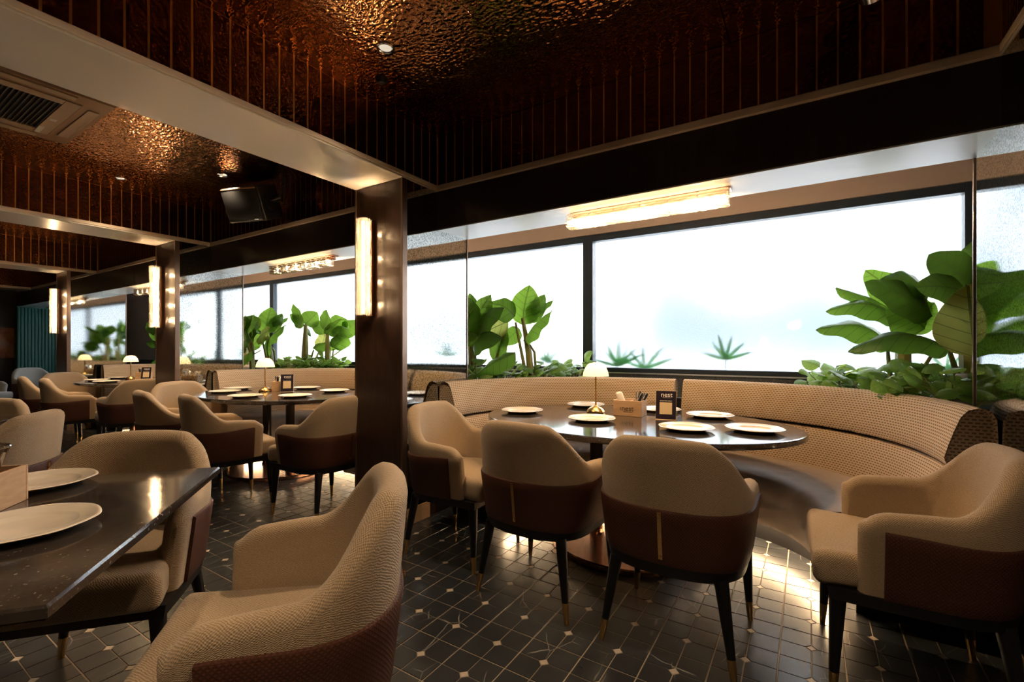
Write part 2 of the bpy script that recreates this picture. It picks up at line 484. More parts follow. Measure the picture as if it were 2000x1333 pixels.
_m = MB(); tile_mb(_m, 0, 0); TILE = _m.mesh('tile', 'slate_tile', False)
_m = MB(); inlay_mb(_m, 0, 0); INLAY = _m.mesh('inlay', 'inlay_stone', False)
_th = D(32.55)
def fproj(x, y):
    fw = -math.sin(_th) * x + math.cos(_th) * y; rt = math.cos(_th) * x + math.sin(_th) * y
    if fw < .2: return None
    return 1000 + 905 * rt / fw, 682 + 905 * 1.18 / fw, fw
near, far = [], []
for i in range(int((XL - TX0) / TP) + 1, int((XR - TX0) / TP)):
    for j in range(int((YB - TY0) / TP) + 1, int((YW - TY0) / TP)):
        x, y = TX0 + i * TP, TY0 + j * TP
        q = fproj(x, y)
        if q and -30 < q[0] < 2030 and q[1] < 1370: near.append((q[2], x, y))
        elif -13 < x: far.append((x, y))
near.sort()
for d, x, y in near[:300]:
    o = inst('tile', TILE, floor, (x, y, 0)); inst('inlay', INLAY, o)
ft, fi = MB(), MB()
for x, y in [(q[1], q[2]) for q in near[300:]] + far:
    tile_mb(ft, x, y); inlay_mb(fi, x, y)
props(ft.obj('distant_tiles', 'slate_tile', floor, False), kind='stuff')
props(fi.obj('distant_inlays', 'inlay_stone', floor, False), kind='stuff')

# ------------------------------------------------------------------ ceiling, coffers, beams
ceil_ = MB().box(XL, YB, ZC + .02, XR, YW + .1, ZC + .12).obj('ceiling', 'dark_plaster', None, False)
props(ceil_, kind='structure')
coffers = [(MIR[n], MIR[n - 1] - CW if n > 1 else MIR[0]) for n in range(1, 5)]
coffers[0] = (MIR[1], MIR[0])
for n, (x0, x1) in enumerate(coffers):
    nx, ny = 3, 4
    for i in range(nx):
        for j in range(ny):
            xa, xb = x0 + (x1 - x0) * i / nx, x0 + (x1 - x0) * (i + 1) / nx
            ya, yb = YB + (YF - YB) * j / ny, YB + (YF - YB) * (j + 1) / ny
            box('ceiling_panel', 'hammered_bronze', (xa + .0015, ya + .0015, ZC), (xb - .0015, yb - .0015, ZC + .02), ceil_, .001)
PW = .0785
_pl = rbox_mesh('plank', 'plank_bronze', PW - .0075, .012, ZC - ZB - .03, .002, 1)
_pl_y = rbox_mesh('plank', 'plank_bronze', .012, PW - .0075, ZC - ZB - .03, .002, 1)
zmid = (ZC + ZB + .03) / 2
for n, xr in enumerate(MIR):
    if n == 0: bx0, bx1 = xr, xr + CW
    else: bx0, bx1 = xr - CW, xr
    root = empty('ceiling_beam', (0, 0, 0), kind='structure')
    props(root, 'cream lacquered ceiling beam lined with bronze planks', None)
    MB().box(bx0 - .0045, YB, ZB, bx1 + .0045, YF, ZC).obj('beam_core', 'brass_core' if n < 4 else 'plank_bronze', root, False)
    box('beam_soffit', 'cream_lacquer', (bx0 - .012, YB, ZB - .012), (bx1 + .012, YF, ZB), root, .003)
    box('edge_trim', 'cream_trim', (bx1, YB, ZB), (bx1 + .016, YF, ZB + .030), root, .003)
    box('edge_trim', 'cream_trim', (bx0 - .016, YB, ZB), (bx0, YF, ZB + .030), root, .003)
    if n in (1, 2, 3):
        y = YF - PW / 2 - .004
        while y > -.6:
            inst('plank', _pl_y, root, (bx1, y, zmid)); y -= PW
    if n == 0:
        y = YF - PW / 2 - .004
        while y > 1.2:
            inst('plank', _pl_y, root, (bx0, y, zmid)); y -= PW
# window-side bulkhead
bulk = empty('bulkhead', kind='structure'); props(bulk, 'dark timber bulkhead running above the window seats')
MB().box(XL, YF + .0025, ZB + .02, XR, YP, ZC).box(XL, YF + .012, ZS + .006, XR, YP, ZB + .02).obj('bulkhead_core', 'brass_core', bulk, False)
box('bulkhead_soffit', 'soffit_white', (XL, YF + .004, ZS - .006), (XR, YP + .004, ZS + .006), bulk, .002)
MB().box(XL, YP, ZS, XR, YP + .012, ZC).obj('bulkhead_back', 'taupe_plaster', bulk, False)
xs = [XR, MIR[0]] + [v for n in range(1, 5) for v in ((MIR[n] + MIR[n - 1] - (CW if n > 1 else 0)) / 2 - .15, MIR[n])] + [XL]
for a, b in zip(xs[:-1], xs[1:]):
    box('fascia_panel', 'dark_wood', (b + .0012, YF, ZS), (a - .0012, YF + .012, ZB), bulk, .0015)
for n, (x0, x1) in enumerate(coffers):
    box('edge_trim', 'cream_trim', (x0, YF - .018, ZB - .010), (x1, YF + .004, ZB + .030), bulk, .004)
    if n < 3:
        x = x0 + PW / 2 + .008
        while x < x1 - PW / 2:
            inst('plank', _pl, bulk, (x, YF + .006, zmid)); x += PW
    else:
        MB().box(x0, YF, ZB, x1, YF + .012, ZC).obj('bulkhead_lining', 'plank_bronze', bulk, False)
# ceiling over the window ledge
props(MB().box(XL, YP, ZC - .02, XR, YW + .1, ZC + .02).obj('ceiling_window_strip', 'taupe_plaster', None, False), kind='structure')

# ------------------------------------------------------------------ columns, mirrors
for n, xr in enumerate(MIR[:4]):
    bx0, bx1 = (xr, xr + CW) if n == 0 else (xr - CW, xr)
    root = empty('column', kind='structure')
    props(root, ['dark timber pier at the right edge of the nearest booth', 'dark timber pier carrying the largest crystal sconce', 'dark timber pier between the second and third booths', 'slim dark timber pier beside the green fluted wall'][n])
    box('column_body', 'column_wood', (bx0, YC, 0), (bx1, YF, ZB - .012), root, .004)
    box('column_body', 'column_wood', (bx0, YF, 0), (bx1, YP, ZS - .006), root, .002)
    for sgn, xf in ((1, bx1), (-1, bx0)):
        if n == 0 and sgn == 1: continue
        e = .006 * sgn
        m = MB(); b = 0
        poly = [(YC + .04, .115), (YP - .006, .115), (YP - .006, ZS - .006), (YF, ZS - .006), (YF, ZB - .014), (YC + .04, ZB - .014)]
        k = len(poly)
        m.v = [(xf, y, z) for y, z in poly] + [(xf + e, y, z) for y, z in poly]
        m.face(range(k)[::-1] if sgn > 0 else range(k)); m.face(range(k, 2 * k) if sgn > 0 else range(2 * k - 1, k - 1, -1))
        for i in range(k):
            j = (i + 1) % k; m.face((i, j, k + j, k + i) if sgn > 0 else (i, k + i, k + j, j))
        m.obj('mirror_panel', 'antique_mirror', root, False)
        box('mirror_post', 'post_metal', (min(xf, xf + e * 2), YP - .004, .0), (max(xf, xf + e * 2), YP + .008, ZS - .006), root, .002)
        box('edge_strip', 'edge_metal', (min(xf - e, xf + e * 2), YC - .003, 0), (max(xf - e, xf + e * 2), YC + .042, ZB - .012), root, .002)
        box('base_plinth', 'light_baseboard', (min(xf, xf + e * 1.6), YC + .042, 0), (max(xf, xf + e * 1.6), 2.44, .113), root, .002)

# ------------------------------------------------------------------ window wall
props(MB().box(XL, YW, 0, XR, YW + .18, .945).obj('wall_window', 'sill_stone', None, False), kind='structure')
props(box('trim_1', 'sill_metal', (XL, YW - .015, .945), (XR, YW + .16, .957)), kind='structure')
props(MB().box(XL, YW - .02, 2.31, XR, YW + .18, ZC).obj('wall_window_head', 'taupe_plaster', None, False), kind='structure')
edges = [.95, -1.85, -4.65, -7.45, -10.25, -11.9]
for n in range(5):
    x1, x0 = edges[n], edges[n + 1]
    w = empty('window_%d' % (n + 1), (0, 0, 0), kind='structure')
    props(w, ['wide frosted window pane behind the nearest booth', 'frosted window pane left of the black mullion', 'frosted window pane behind the second booth', 'frosted window pane behind the third booth', 'farthest narrow frosted window pane'][n])
    box('frame_rail', 'frame_black', (x0, YW, .957), (x1, YW + .09, .998), w, .004)
    box('frame_rail', 'frame_black', (x0, YW, 2.245), (x1, YW + .09, 2.31), w, .004)
    box('frame_stile', 'frame_black', (x0, YW - .002, .957), (x0 + .052, YW + .09, 2.31), w, .004)
    box('frame_stile', 'frame_black', (x1 - .052, YW - .002, .957), (x1, YW + .09, 2.31), w, .004)
    MB().box(x0 + .05, YW + .045, .99, x1 - .05, YW + .051, 2.25).obj('glass_pane', 'frosted_glass', w, False)
props(MB().box(.95, YW, .945, XR, YW + .18, 2.31).obj('wall_window_right', 'taupe_plaster', None, False), kind='structure')
props(MB().box(XL, YW, .945, -11.9, YW + .18, 2.31).obj('wall_window_left', 'taupe_plaster', None, False), kind='structure')

# other walls of the room
props(MB().box(XL, YB - .1, 0, XR, YB, ZC + .1).obj('wall_back', 'dark_wood', None, False), kind='structure')
props(MB().box(XR, YB, 0, XR + .1, YW + .18, ZC + .1).obj('wall_right', 'warm_wall', None, False), kind='structure')
wl = MB().box(XL - .1, YB, 0, XL, YW + .18, ZC + .1).obj('wall_left', 'dark_plaster', None, False); props(wl, kind='structure')
fl = rbox_mesh('flute', 'green_flute', .03, .048, 2.0, .012, 2)
gw = empty('green_panelling', (-13.3, 3.2, 0), 0, 'dark green fluted wall panelling beyond the farthest pier', 'panelling')
MB().box(-.20, -.72, 0, 0, .98, ZS).obj('backing', 'green_flute', gw, False)
for k in range(34): inst('flute', fl, gw, (.008, -.70 + k * .05, 1.01))
pic = empty('wall_picture', (XL + .02, 2.42, 1.30), 0, 'small orange brown picture on the dark far wall', 'picture')
box('frame', 'dark_bronze', (-.018, -.33, -.33), (.012, .33, .33), pic, .004)
box('canvas', 'artwork', (0, -.30, -.30), (.016, .30, .30), pic, .001)

# outside: paving, a pale facade opposite
props(MB().box(-22, YW + .25, -.15, 12, 30, -.05).obj('street_paving', 'plaza_stone', None, False), kind='structure')
fc = empty('facade_opposite', (0, 0, 0), kind='structure'); props(fc, 'pale building across the street seen through frosted glass')
MB().box(-40, 14, -.1, -9.0, 15, 9).obj('facade_wall', 'facade_white', fc, False)

# ------------------------------------------------------------------ lamps
BLK = None
def fluted_block(w, d, h, name='crystal_block'):
    """cast-glass block: fluted plan outline, chamfered top and bottom (long axis z)"""
    pts = []
    nf = 5
    for k in range(nf * 2 + 1):
        x = -w / 2 + w * k / (nf * 2); y = -d / 2 - (.006 if k % 2 else 0)
        pts.append((x, y))
    for k in range(7):
        y = -d / 2 + d * (k + .5) / 7; pts.append((w / 2 + (.005 if k % 2 else 0), y))
    pts += [(w / 2, d / 2), (-w / 2, d / 2)]
    for k in range(7):
        y = d / 2 - d * (k + .5) / 7; pts.append((-w / 2 - (.005 if k % 2 else 0), y))
    m = MB(); sm = [(x * .9, y * .9) for x, y in pts]
    rings = [(sm, -h / 2), (pts, -h / 2 + .009), (pts, h / 2 - .009), (sm, h / 2)]
    m.grid([[(x, y, z) for x, y in r] for r, z in rings], closev=True)
    return m.mesh(name, 'lamp_crystal', False)
BLOCK = fluted_block(.084, .062, .0795)
LBLOCK = fluted_block(.082, .078, .150)
def bulb(parent, loc, e, r=.012):
    l = bpy.data.lights.new('bulb', 'POINT'); l.energy = e; l.color = (1, .70, .40); l.shadow_soft_size = r
    o = bpy.data.objects.new('bulb', l); o.location = loc; link(o, parent)
def sconce(x, label):
    r = empty('crystal_sconce', (x, YC, 0), 0, label, 'wall lamp', 'crystal sconces on the piers')
    box('back_plate', 'copper_bronze', (-.030, -.030, 1.405), (.030, 0, 2.06), r, .003)
    box('glow_tube', 'lamp_core', (-.010, -.088, 1.42), (.010, -.070, 2.045), r, .004)
    for k in range(8):
        inst('crystal_block', BLOCK, r, (0, -.078, 1.405 + .082 * (k + .5)))
    for k in range(4): bulb(r, (0, -.078, 1.405 + .164 * (k + .5)), 16)
    return r
sc1 = sconce(-2.53, 'tallest glowing crystal sconce, on the pier between first and second booths')
copy_tree(sc1, (-5.83, YC, 0), 0, 'glowing crystal sconce on the pier between second and third booths')
copy_tree(sc1, (-9.28, YC, 0), 0, 'leftmost glowing crystal sconce, on the slim pier by the green wall')
def bar_light(x, label):
    r = empty('crystal_bar_light', (x, 2.63, ZS - .006), 0, label, 'ceiling lamp', 'crystal bar lights under the bulkhead')
    box('mounting_plate', 'copper_bronze', (-.46, .02, -.014), (.46, .09, 0), r, .003)
    box('bracket', 'copper_bronze', (-.45, .045, -.045), (.45, .065, -.012), r, .003)
    box('glow_tube', 'lamp_core', (-.44, -.020, -.076), (.44, .020, -.050), r, .004)
    for k in range(6):
        inst('crystal_block', LBLOCK, r, (-.46 + .1533 * (k + .5), 0, -.065), (0, D(90), 0))
        if k % 2 == 0: bulb(r, (-.46 + .1533 * (k + 1), 0, -.080), 17)
    return r
bl = bar_light(-.80, 'longest glowing crystal bar light, above the nearest booth')
copy_tree(bl, (-4.07, 2.63, ZS - .006), 0, 'glowing crystal bar light above the second booth')
copy_tree(bl, (-7.42, 2.63, ZS - .006), 0, 'glowing crystal bar light above the third booth')
def downlight(x, y, label, seen=True, e=34):
    r = empty('downlight', (x, y, ZC), 0, label, 'downlight', 'recessed ceiling downlights')
    m = MB(); m.lathe([(.046, 0), (.046, -.006), (.038, -.009), (.032, -.004), (.026, .012)], 24); m.obj('bezel', 'chrome', r)
    m = MB(); m.lathe([(.0301, -.002), (.0, -.002)], 20); m.obj('lens', 'downlight_glow', r)
    l = bpy.data.lights.new('downlight_beam', 'SPOT'); l.energy = e; l.color = (1, .74, .47); l.spot_size = D(112); l.spot_blend = .9; l.shadow_soft_size = .05
    o = bpy.data.objects.new('downlight_beam', l); o.location = (0, 0, -.03); link(o, r)
    return r
downlight(-1.794, 1.626, 'chrome rimmed downlight in the bronze ceiling nearest the camera')
downlight(-5.151, 1.598, 'small downlight in the bronze ceiling behind the first cream beam')
downlight(-4.30, 2.05, 'small downlight in the bronze ceiling beside the loudspeaker', e=20)
downlight(-6.9, 1.6, 'small downlight in the bronze ceiling beyond the second cream beam')
for k, (x, y) in enumerate([(-.9, -.9), (.3, .4), (-3.6, -.9), (-6.6, -.9), (-1.9, -2.4), (-9.8, .4), (1.7, -1.6)]):  # unseen downlights, added only as warm fill light for the room
    downlight(x, y, 'unseen downlight added out of view to fill the room with light', e=34)

# ------------------------------------------------------------------ dining armchair (faces +Y, origin on the floor)
def chair_path(hw=.292, yf=.15, y0=-.03, yb=-.285, n=81):
    pts = [(hw, yf), (hw, y0)]
    K = 40
    for k in range(1, K * 2):
        a = PI * k / (K * 2)
        ca, sa = math.cos(a), math.sin(a); e = 2 / 2.55
        pts.append((hw * math.copysign(abs(ca) ** e, ca), y0 + (yb - y0) * abs(sa) ** e))
    pts += [(-hw, y0), (-hw, yf)]
    L = [0]
    for a, b in zip(pts, pts[1:]): L.append(L[-1] + math.dist(a, b))
    T = L[-1]; out = []
    for i in range(n):
        d = T * i / (n - 1); k = 0
        while k < len(L) - 2 and L[k + 1] < d: k += 1
        f = (d - L[k]) / max(1e-9, L[k + 1] - L[k])
        out.append((pts[k][0] + (pts[k + 1][0] - pts[k][0]) * f, pts[k][1] + (pts[k + 1][1] - pts[k][1]) * f))
    nrm = []
    for i in range(n):
        a = out[max(0, i - 1)]; b = out[min(n - 1, i + 1)]
        tx, ty = b[0] - a[0], b[1] - a[1]; l = math.hypot(tx, ty)
        nrm.append((-ty / l, tx / l))
    # make outward
    nrm = [(-x, -y) if x * p[0] + y * (p[1] - .05) < 0 else (x, y) for (x, y), p in zip(nrm, out)]
    return out, nrm, T
def sstep(a, b, x):
    t = min(1, max(0, (x - a) / (b - a))); return t * t * (3 - 2 * t)
def make_chair(weave):
    root = empty('dining_armchair', cat='chair')
    P, N, T = chair_path()
    n = len(P)
    def backw(d): return 1 - sstep(.14, .40, d)
    def ztop(d):
        z = .852 - .012 * (min(d, .2) / .2) ** 2 - .175 * sstep(.15, .42, d) - .012 * sstep(.42, .62, d)
        e = T / 2 - d
        if e < .07: z -= .032 * (1 - e / .07) ** 2.4
        return z
    def flare(z, bw):
        if z < .6: return -.028 * (.6 - z) / .225
        return (.03 + .06 * bw) * (z - .6)
    rows = []
    def ring(i, dz=0.0, shrink=0.0, fwd=0.0):
        (x, y), (nx, ny) = P[i], N[i]
        d = abs(T * i / (n - 1) - T / 2); bw = backw(d); zt = ztop(d) - dz
        th = .066 + .012 * bw
        r = th / 2
        prof = []
        for k in range(7): prof.append((0.0, .376 + (zt - r - .376) * k / 6))
        for k in range(1, 6):
            a = PI * k / 6; prof.append((-r + r * math.cos(a), zt - r + r * math.sin(a)))
        for k in range(6): prof.append((-th, zt - r + (.43 - zt + r) * k / 5))
        out = []
        for o, z in prof:
            o2 = o + flare(z, bw)
            if shrink: o2 = o2 + (-th / 2 - o) * shrink
            zz = z - (shrink * .02 if z > zt - r * 1.1 else 0)
            out.append((x + nx * o2, y + ny * o2 + fwd, zz))
        return out
    rows.append(ring(0, 0, .75, .020)); rows.append(ring(0, 0, .30, .014))
    for i in range(n): rows.append(ring(i))
    rows.append(ring(n - 1, 0, .30, .014)); rows.append(ring(n - 1, 0, .75, .020))
    MB().grid(rows, capu=True).obj('back_shell', weave, root, True, 60)
    # leather wrap round the outside
    rows = []
    i0 = max(1, int(.050 / (T / (n - 1))))
    idx = list(range(i0, n - i0))
    for q, i in enumerate([idx[0]] + idx + [idx[-1]]):
        (x, y), (nx, ny) = P[i], N[i]
        d = abs(T * i / (n - 1) - T / 2); bw = backw(d)
        off = .0 if q in (0, len(idx) + 1) else .011
        zt = .588 + .012 * sstep(.3, .6, d)
        pr = [(0, .372), (off * .7, .373), (off, .380)] + [(off, .38 + (zt - .388) * k / 5) for k in range(1, 6)] + [(off * .7, zt - .002), (-.002, zt)]
        rows.append([(x + nx * (o + flare(z, bw)), y + ny * (o + flare(z, bw)), z) for o, z in pr])
    MB().grid(rows).obj('leather_wrap', 'brown_leather', root, True, 50)
    # seat
    rbox('seat_cushion', weave, .535, .50, .112, .034, (0, .045, .428), root, 4, lambda c: (c.x * (1 if c.y > 0 else .66), c.y, c.z + (.008 if c.z > 0 else 0)))
    # base frame
    k = [(x * .93, y * .93 - .004) for x, y in P if y < .12] 
    k = [(.266, .255), (.272, .10)] + k + [(-.272, .10), (-.266, .255)]
    MB().prism([(x * .97, y * .97) for x, y in k][::-1], .336, .378, k[::-1]).obj('base_frame', 'black_lacquer', root, True, 40)
    for sx in (-1, 1):
        for sy, (tx, ty, bx_, by_) in ((1, (.232, .222, .250, .238)), (-1, (.195, -.195, .246, -.236))):
            m = MB(); a = Vector((sx * tx, ty, .345)); b = Vector((sx * bx_, by_, .0)); c = a + (b - a) * (1 - .088 / .345)
            m.tube([a, c], [.026, .0150], 8); lg = m.obj('leg', 'black_lacquer', root, True, 60)
            m = MB(); m.tube([c, b + (a - b) * .03, b], [.0156, .0108, .0095], 10); m.obj('ferrule', 'brass', lg, True, 60)
    st = MB(); yb = -.285 - .0115
    st.box(-.0075, yb - .004 + .026, .385, .0075, yb + .03, .40)
    o = MB()
    o.grid([[(sx * .0075, -.285 - .0125 - dy - flare(z, 1), z) for z in (.40, .44, .48, .52, .565, .582)] for sx, dy in ((-1, 0), (-1, .003), (1, .003), (1, 0))], capu=False)
    bs = o.obj('brass_strip', 'brass', root, True, 60)
    for z in (.412, .57):
        m = MB(); y = -.285 - .0158 - flare(z, 1); m.tube([(0, y + .002, z), (0, y - .004, z)], [.005, .004], 8); m.obj('stud', 'brass', bs)
    return root
CH = make_chair('beige_weave')
def face(dx, dy): return math.atan2(dy, dx) - PI / 2
CHAIRS = [
 ((-1.73, 2.17), D(-86), 'beige woven armchair with its back to the mirror, at the nearest oval table', 'oval booth chairs'),
 ((-1.10, 2.04), D(-3), 'left of two beige armchairs with backs turned, at the nearest oval table', 'oval booth chairs'),
 ((-.46, 2.015), D(0), 'right of two beige armchairs with backs turned, at the nearest oval table', 'oval booth chairs'),
 ((.30, 2.165), D(92), 'beige armchair at far right whose seat faces left toward the oval table', 'oval booth chairs'),
 ((-1.11, .67), face(-.643, -.766), 'largest beige armchair in the foreground, its curved back turned to the viewer', 'square table chairs'),
 ((-2.06, .60), face(.766, -.643), 'beige armchair tucked under the foreground stone table', 'square table chairs'),
 ((-3.60, .53), face(-.643, -.766), 'beige armchair behind the foreground table showing leather back and brass strip', 'square table chairs'),
 ((-4.40, .56), face(.766, -.643), 'beige armchair at the left edge behind the second square table', 'square table chairs'),
 ((-5.17, 2.15), D(-90), 'beige armchair facing right at the second oval table, farthest left', 'oval booth chairs'),
 ((-4.45, 1.78), D(-10), 'beige armchair with rounded back overlapping its neighbour at second oval table', 'oval booth chairs'),
 ((-3.745, 1.82), D(-12), 'beige armchair whose leather side faces us at left of second oval table', 'oval booth chairs'),
 ((-2.98, 2.12), D(92), 'beige armchair seen from behind beside the large pier at second oval table', 'oval booth chairs'),
 ((-8.62, 2.12), D(-88), 'beige armchair facing right at the third, farthest oval table', 'oval booth chairs'),
 ((-7.90, 1.78), D(-10), 'farthest left beige armchair with back turned at the third oval table', 'oval booth chairs'),
 ((-7.20, 1.82), D(-12), 'beige armchair with its leather side toward us at the third oval table', 'oval booth chairs'),
 ((-6.43, 2.12), D(92), 'beige armchair facing left at the third oval table beside the middle pier', 'oval booth chairs'),
]
for k, (p, rz, lab, grp) in enumerate(CHAIRS):
    o = CH if k == 0 else copy_tree(CH, label=lab, group=grp)
    o.location = (p[0], p[1], 0); o.rotation_euler = (0, 0, rz); props(o, lab, 'chair', grp)
GC = make_chair('grey_weave')  # solid grey chairs stand in for chairs reflected in an end-wall mirror
GC.location = (-11.3, 2.36, 0); GC.rotation_euler = (0, 0, D(-75)); props(GC, 'grey armchair standing in for a mirrored one before the green fluted wall', 'chair', 'grey armchairs')
o = copy_tree(GC, (-11.0, 1.62, 0), D(-60), 'grey armchair standing in for a mirrored one, cut off by the left picture edge', 'grey armchairs')

# ------------------------------------------------------------------ curved banquette (origin at bay centre line)
def sofa_curve(a=1.432, b=1.33, e=2.3, n=73):
    raw = []
    for k in range(721):
        t = PI * k / 720; ca, sa = math.cos(t), math.sin(t)
        raw.append((a * math.copysign(abs(ca) ** (2 / e), ca), b * abs(sa) ** (2 / e)))
    L = [0]
    for p, q in zip(raw, raw[1:]): L.append(L[-1] + math.dist(p, q))
    out = []; k = 0
    for i in range(n):
        d = L[-1] * i / (n - 1)
        while k < len(L) - 2 and L[k + 1] < d: k += 1
        f = (d - L[k]) / max(1e-9, L[k + 1] - L[k])
        out.append((raw[k][0] + (raw[k + 1][0] - raw[k][0]) * f, raw[k][1] + (raw[k + 1][1] - raw[k][1]) * f))
    nr = []
    for i in range(n):
        p = out[max(0, i - 1)]; q = out[min(n - 1, i + 1)]
        tx, ty = q[0] - p[0], q[1] - p[1]; l = math.hypot(tx, ty); nr.append((-ty / l, tx / l))   # inward
    return out, nr
SC, SN = sofa_curve()
def sweep(prof, i0, i1, round_ends=.012):
    rows = []
    cz = sum(z for d, z in prof) / len(prof); cd = sum(d for d, z in prof) / len(prof)
    for i in range(i0, i1 + 1):
        (x, y), (nx, ny) = SC[i], SN[i]
        rows.append([(x + nx * d, y + ny * d, z) for d, z in prof])
    if round_ends:
        def end(i, s):
            (x, y), (nx, ny) = SC[i], SN[i]; tx, ty = ny, -nx
            return [(x + nx * (d + (cd - d) * .12) + tx * s, y + ny * (d + (cd - d) * .12) + ty * s, z + (cz - z) * .10) for d, z in prof]
        rows = [end(i0, round_ends)] + rows + [end(i1, -round_ends)]
    return MB().grid(rows, closev=True, capu=True)
UP = [(.0, .70), (0, .82), (.003, .90), (.018, .934), (.052, .946), (.086, .935), (.108, .905), (.127, .85), (.145, .79), (.158, .738), (.150, .708), (.08, .70)]
LO = [(.0, .43), (.0, .56), (.0, .692), (.10, .694), (.138, .686), (.160, .655), (.172, .58), (.178, .50), (.174, .43)]
ST = [(.10, .150), (.10, .30), (.10, .452), (.30, .462), (.48, .458), (.555, .448), (.592, .424), (.604, .38), (.600, .27), (.588, .165), (.575, .145), (.34, .142)]
PLN = [(.16, .0), (.16, .142), (.44, .142), (.44, .0)]
def make_sofa():
    r = empty('curved_banquette', cat='sofa')
    g = 36
    sweep(UP, 1, g).obj('backrest_roll', 'dotted_jacquard', r, True, 55); sweep(UP, g + 1, 71).obj('backrest_roll', 'dotted_jacquard', r, True, 55)
    sweep(LO, 1, g).obj('lumbar_cushion', 'dotted_jacquard', r, True, 55); sweep(LO, g + 1, 71).obj('lumbar_cushion', 'dotted_jacquard', r, True, 55)
    sweep(ST, 1, 71, .01).obj('seat', 'taupe_leather', r, True, 50)
    sweep(PLN, 2, 70, 0).obj('plinth', 'black_lacquer', r, True, 30)
    BK = [(-.004, .0), (-.004, .86), (.02, .86), (.02, .0)]
    sweep([(.03, .14), (.03, .80), (.09, .80), (.09, .14)], 2, 70, 0).obj('back_board', 'black_lacquer', r, True, 30)
    sweep([(.505, .128), (.505, .140), (.520, .140), (.520, .128)], 3, 69, 0).obj('light_strip', 'led_strip', r, False)
    return r
BAYC = [-.8075, -4.125, -7.50]
SO = make_sofa()
SLAB = ['curved dotted banquette with taupe seat in the nearest booth', 'curved dotted banquette in the second booth, left of the large pier', 'farthest curved dotted banquette in the third booth']
for k, x in enumerate(BAYC):
    o = SO if k == 0 else copy_tree(SO)
    o.location = (x, 2.47, 0); props(o, SLAB[k], 'sofa', 'curved banquettes')
    if k: o.scale = (.98, 1, 1)

# ------------------------------------------------------------------ oval tables
def make_oval():
    r = empty('oval_table', cat='table')
    N_ = 64; rings = []
    for f, z in ((.88, .703), (.965, .712), (.993, .720), (1.0, .728), (1.0, .744), (.996, .7485), (.988, .75)):
        rings.append([(.935 * f * math.cos(2 * PI * k / N_), .645 * (1 - (1 - f) * 1.4) * math.sin(2 * PI * k / N_), z) for k in range(N_)])
    MB().grid(rings, closev=True, capu=True).obj('tabletop', 'table_stone', r, True, 30)
    for x in (-.20, .20):
        m = MB(); m.tube([(x, 0, .705), (x, 0, .30)], .040, 20); p = m.obj('pedestal_pole', 'dark_bronze', r)
        m = MB(); m.tube([(x, 0, .30), (x, 0, .03)], .0402, 20); m.obj('pole_sleeve', 'copper_bronze', p)
        m = MB(); m.tube([(x, 0, .052), (x, 0, .03)], [.044, .05], 20); m.obj('pole_collar', 'copper_bronze', p)
    rings = [[(.47 * f * math.cos(2 * PI * k / 56), .44 * f * math.sin(2 * PI * k / 56), z) for k in range(56)] for f, z in ((.985, .0), (1, .006), (1, .026), (.985, .032))]
    MB().grid(rings, closev=True, capu=True).obj('base_plate', 'copper_bronze', r, True, 30)
    box('top_support', 'dark_bronze', (-.32, -.18, .690), (.32, .18, .706), r, .003)
    return r
OT = make_oval()
TC = [(-.93, 2.765), (-4.38, 2.60), (-7.72, 2.60)]
TLAB = ['dark stone oval table on two poles in the nearest booth', 'dark stone oval table on two poles in the second booth', 'farthest dark stone oval table in the third booth']
for k, (x, y) in enumerate(TC):
    o = OT if k == 0 else copy_tree(OT)
    o.location = (x, y, 0); props(o, TLAB[k], 'table', 'oval booth tables')

# ------------------------------------------------------------------ plates
def plate_wob(a): return 1 + .022 * (abs(math.cos(4 * a)) ** 3)
m = MB(); m.lathe([(.0, .004), (.082, .0045), (.092, .008), (.097, .0135), (.100, .0145), (.128, .0195), (.131, .0215), (.137, .0220), (.140, .0200), (.136, .0172), (.104, .009), (.088, .0), (.0, .0)], 64, wob=plate_wob)
PLATE = m.mesh('plate', 'ceramic', True, 50)
def plate(x, y, lab, s=1.0, rz=0.0):
    o = inst('dinner_plate', PLATE, None, (x, y, .7502), (0, 0, rz), (s, s, s)); props(o, lab, 'plate', 'white plates set on the tables')
for x, y, lab in [(-1.632, 2.685, 'white plate farthest left on the nearest oval table'), (-1.40, 3.22, 'white plate behind the lamp on the nearest oval table'),
    (-1.092, 2.60, 'white plate just in front of the lamp on the nearest oval table'), (-.86, 3.24, 'white plate half hidden behind the wooden caddy on the nearest oval table'),
    (-.52, 3.13, 'white plate at the back right of the nearest oval table'), (-.545, 2.575, 'white plate right of the menu card at the front of the nearest oval table'),
    (-.235, 2.72, 'white plate farthest right on the nearest oval table')]: plate(x, y, lab)
for x, y, lab in [(-5.10, 2.58, 'white plate farthest left on the second oval table'), (-4.83, 2.32, 'white plate at the left front of the second oval table'),
    (-4.22, 2.20, 'white plate in front of the lamp on the second oval table'), (-3.86, 2.45, 'white plate in front of the menu card on the second oval table'),
    (-4.55, 3.02, 'white plate behind the menu card on the second oval table'), (-4.0, 2.96, 'white plate farthest right on the second oval table')]: plate(x, y, lab)
for x, y, lab in [(-8.45, 2.60, 'white plate at the left end of the farthest oval table'), (-8.05, 2.25, 'white plate at the left front of the farthest oval table'),
    (-7.60, 2.22, 'white plate at the right front of the farthest oval table'), (-7.45, 2.96, 'white plate at the back right of the farthest oval table')]: plate(x, y, lab)

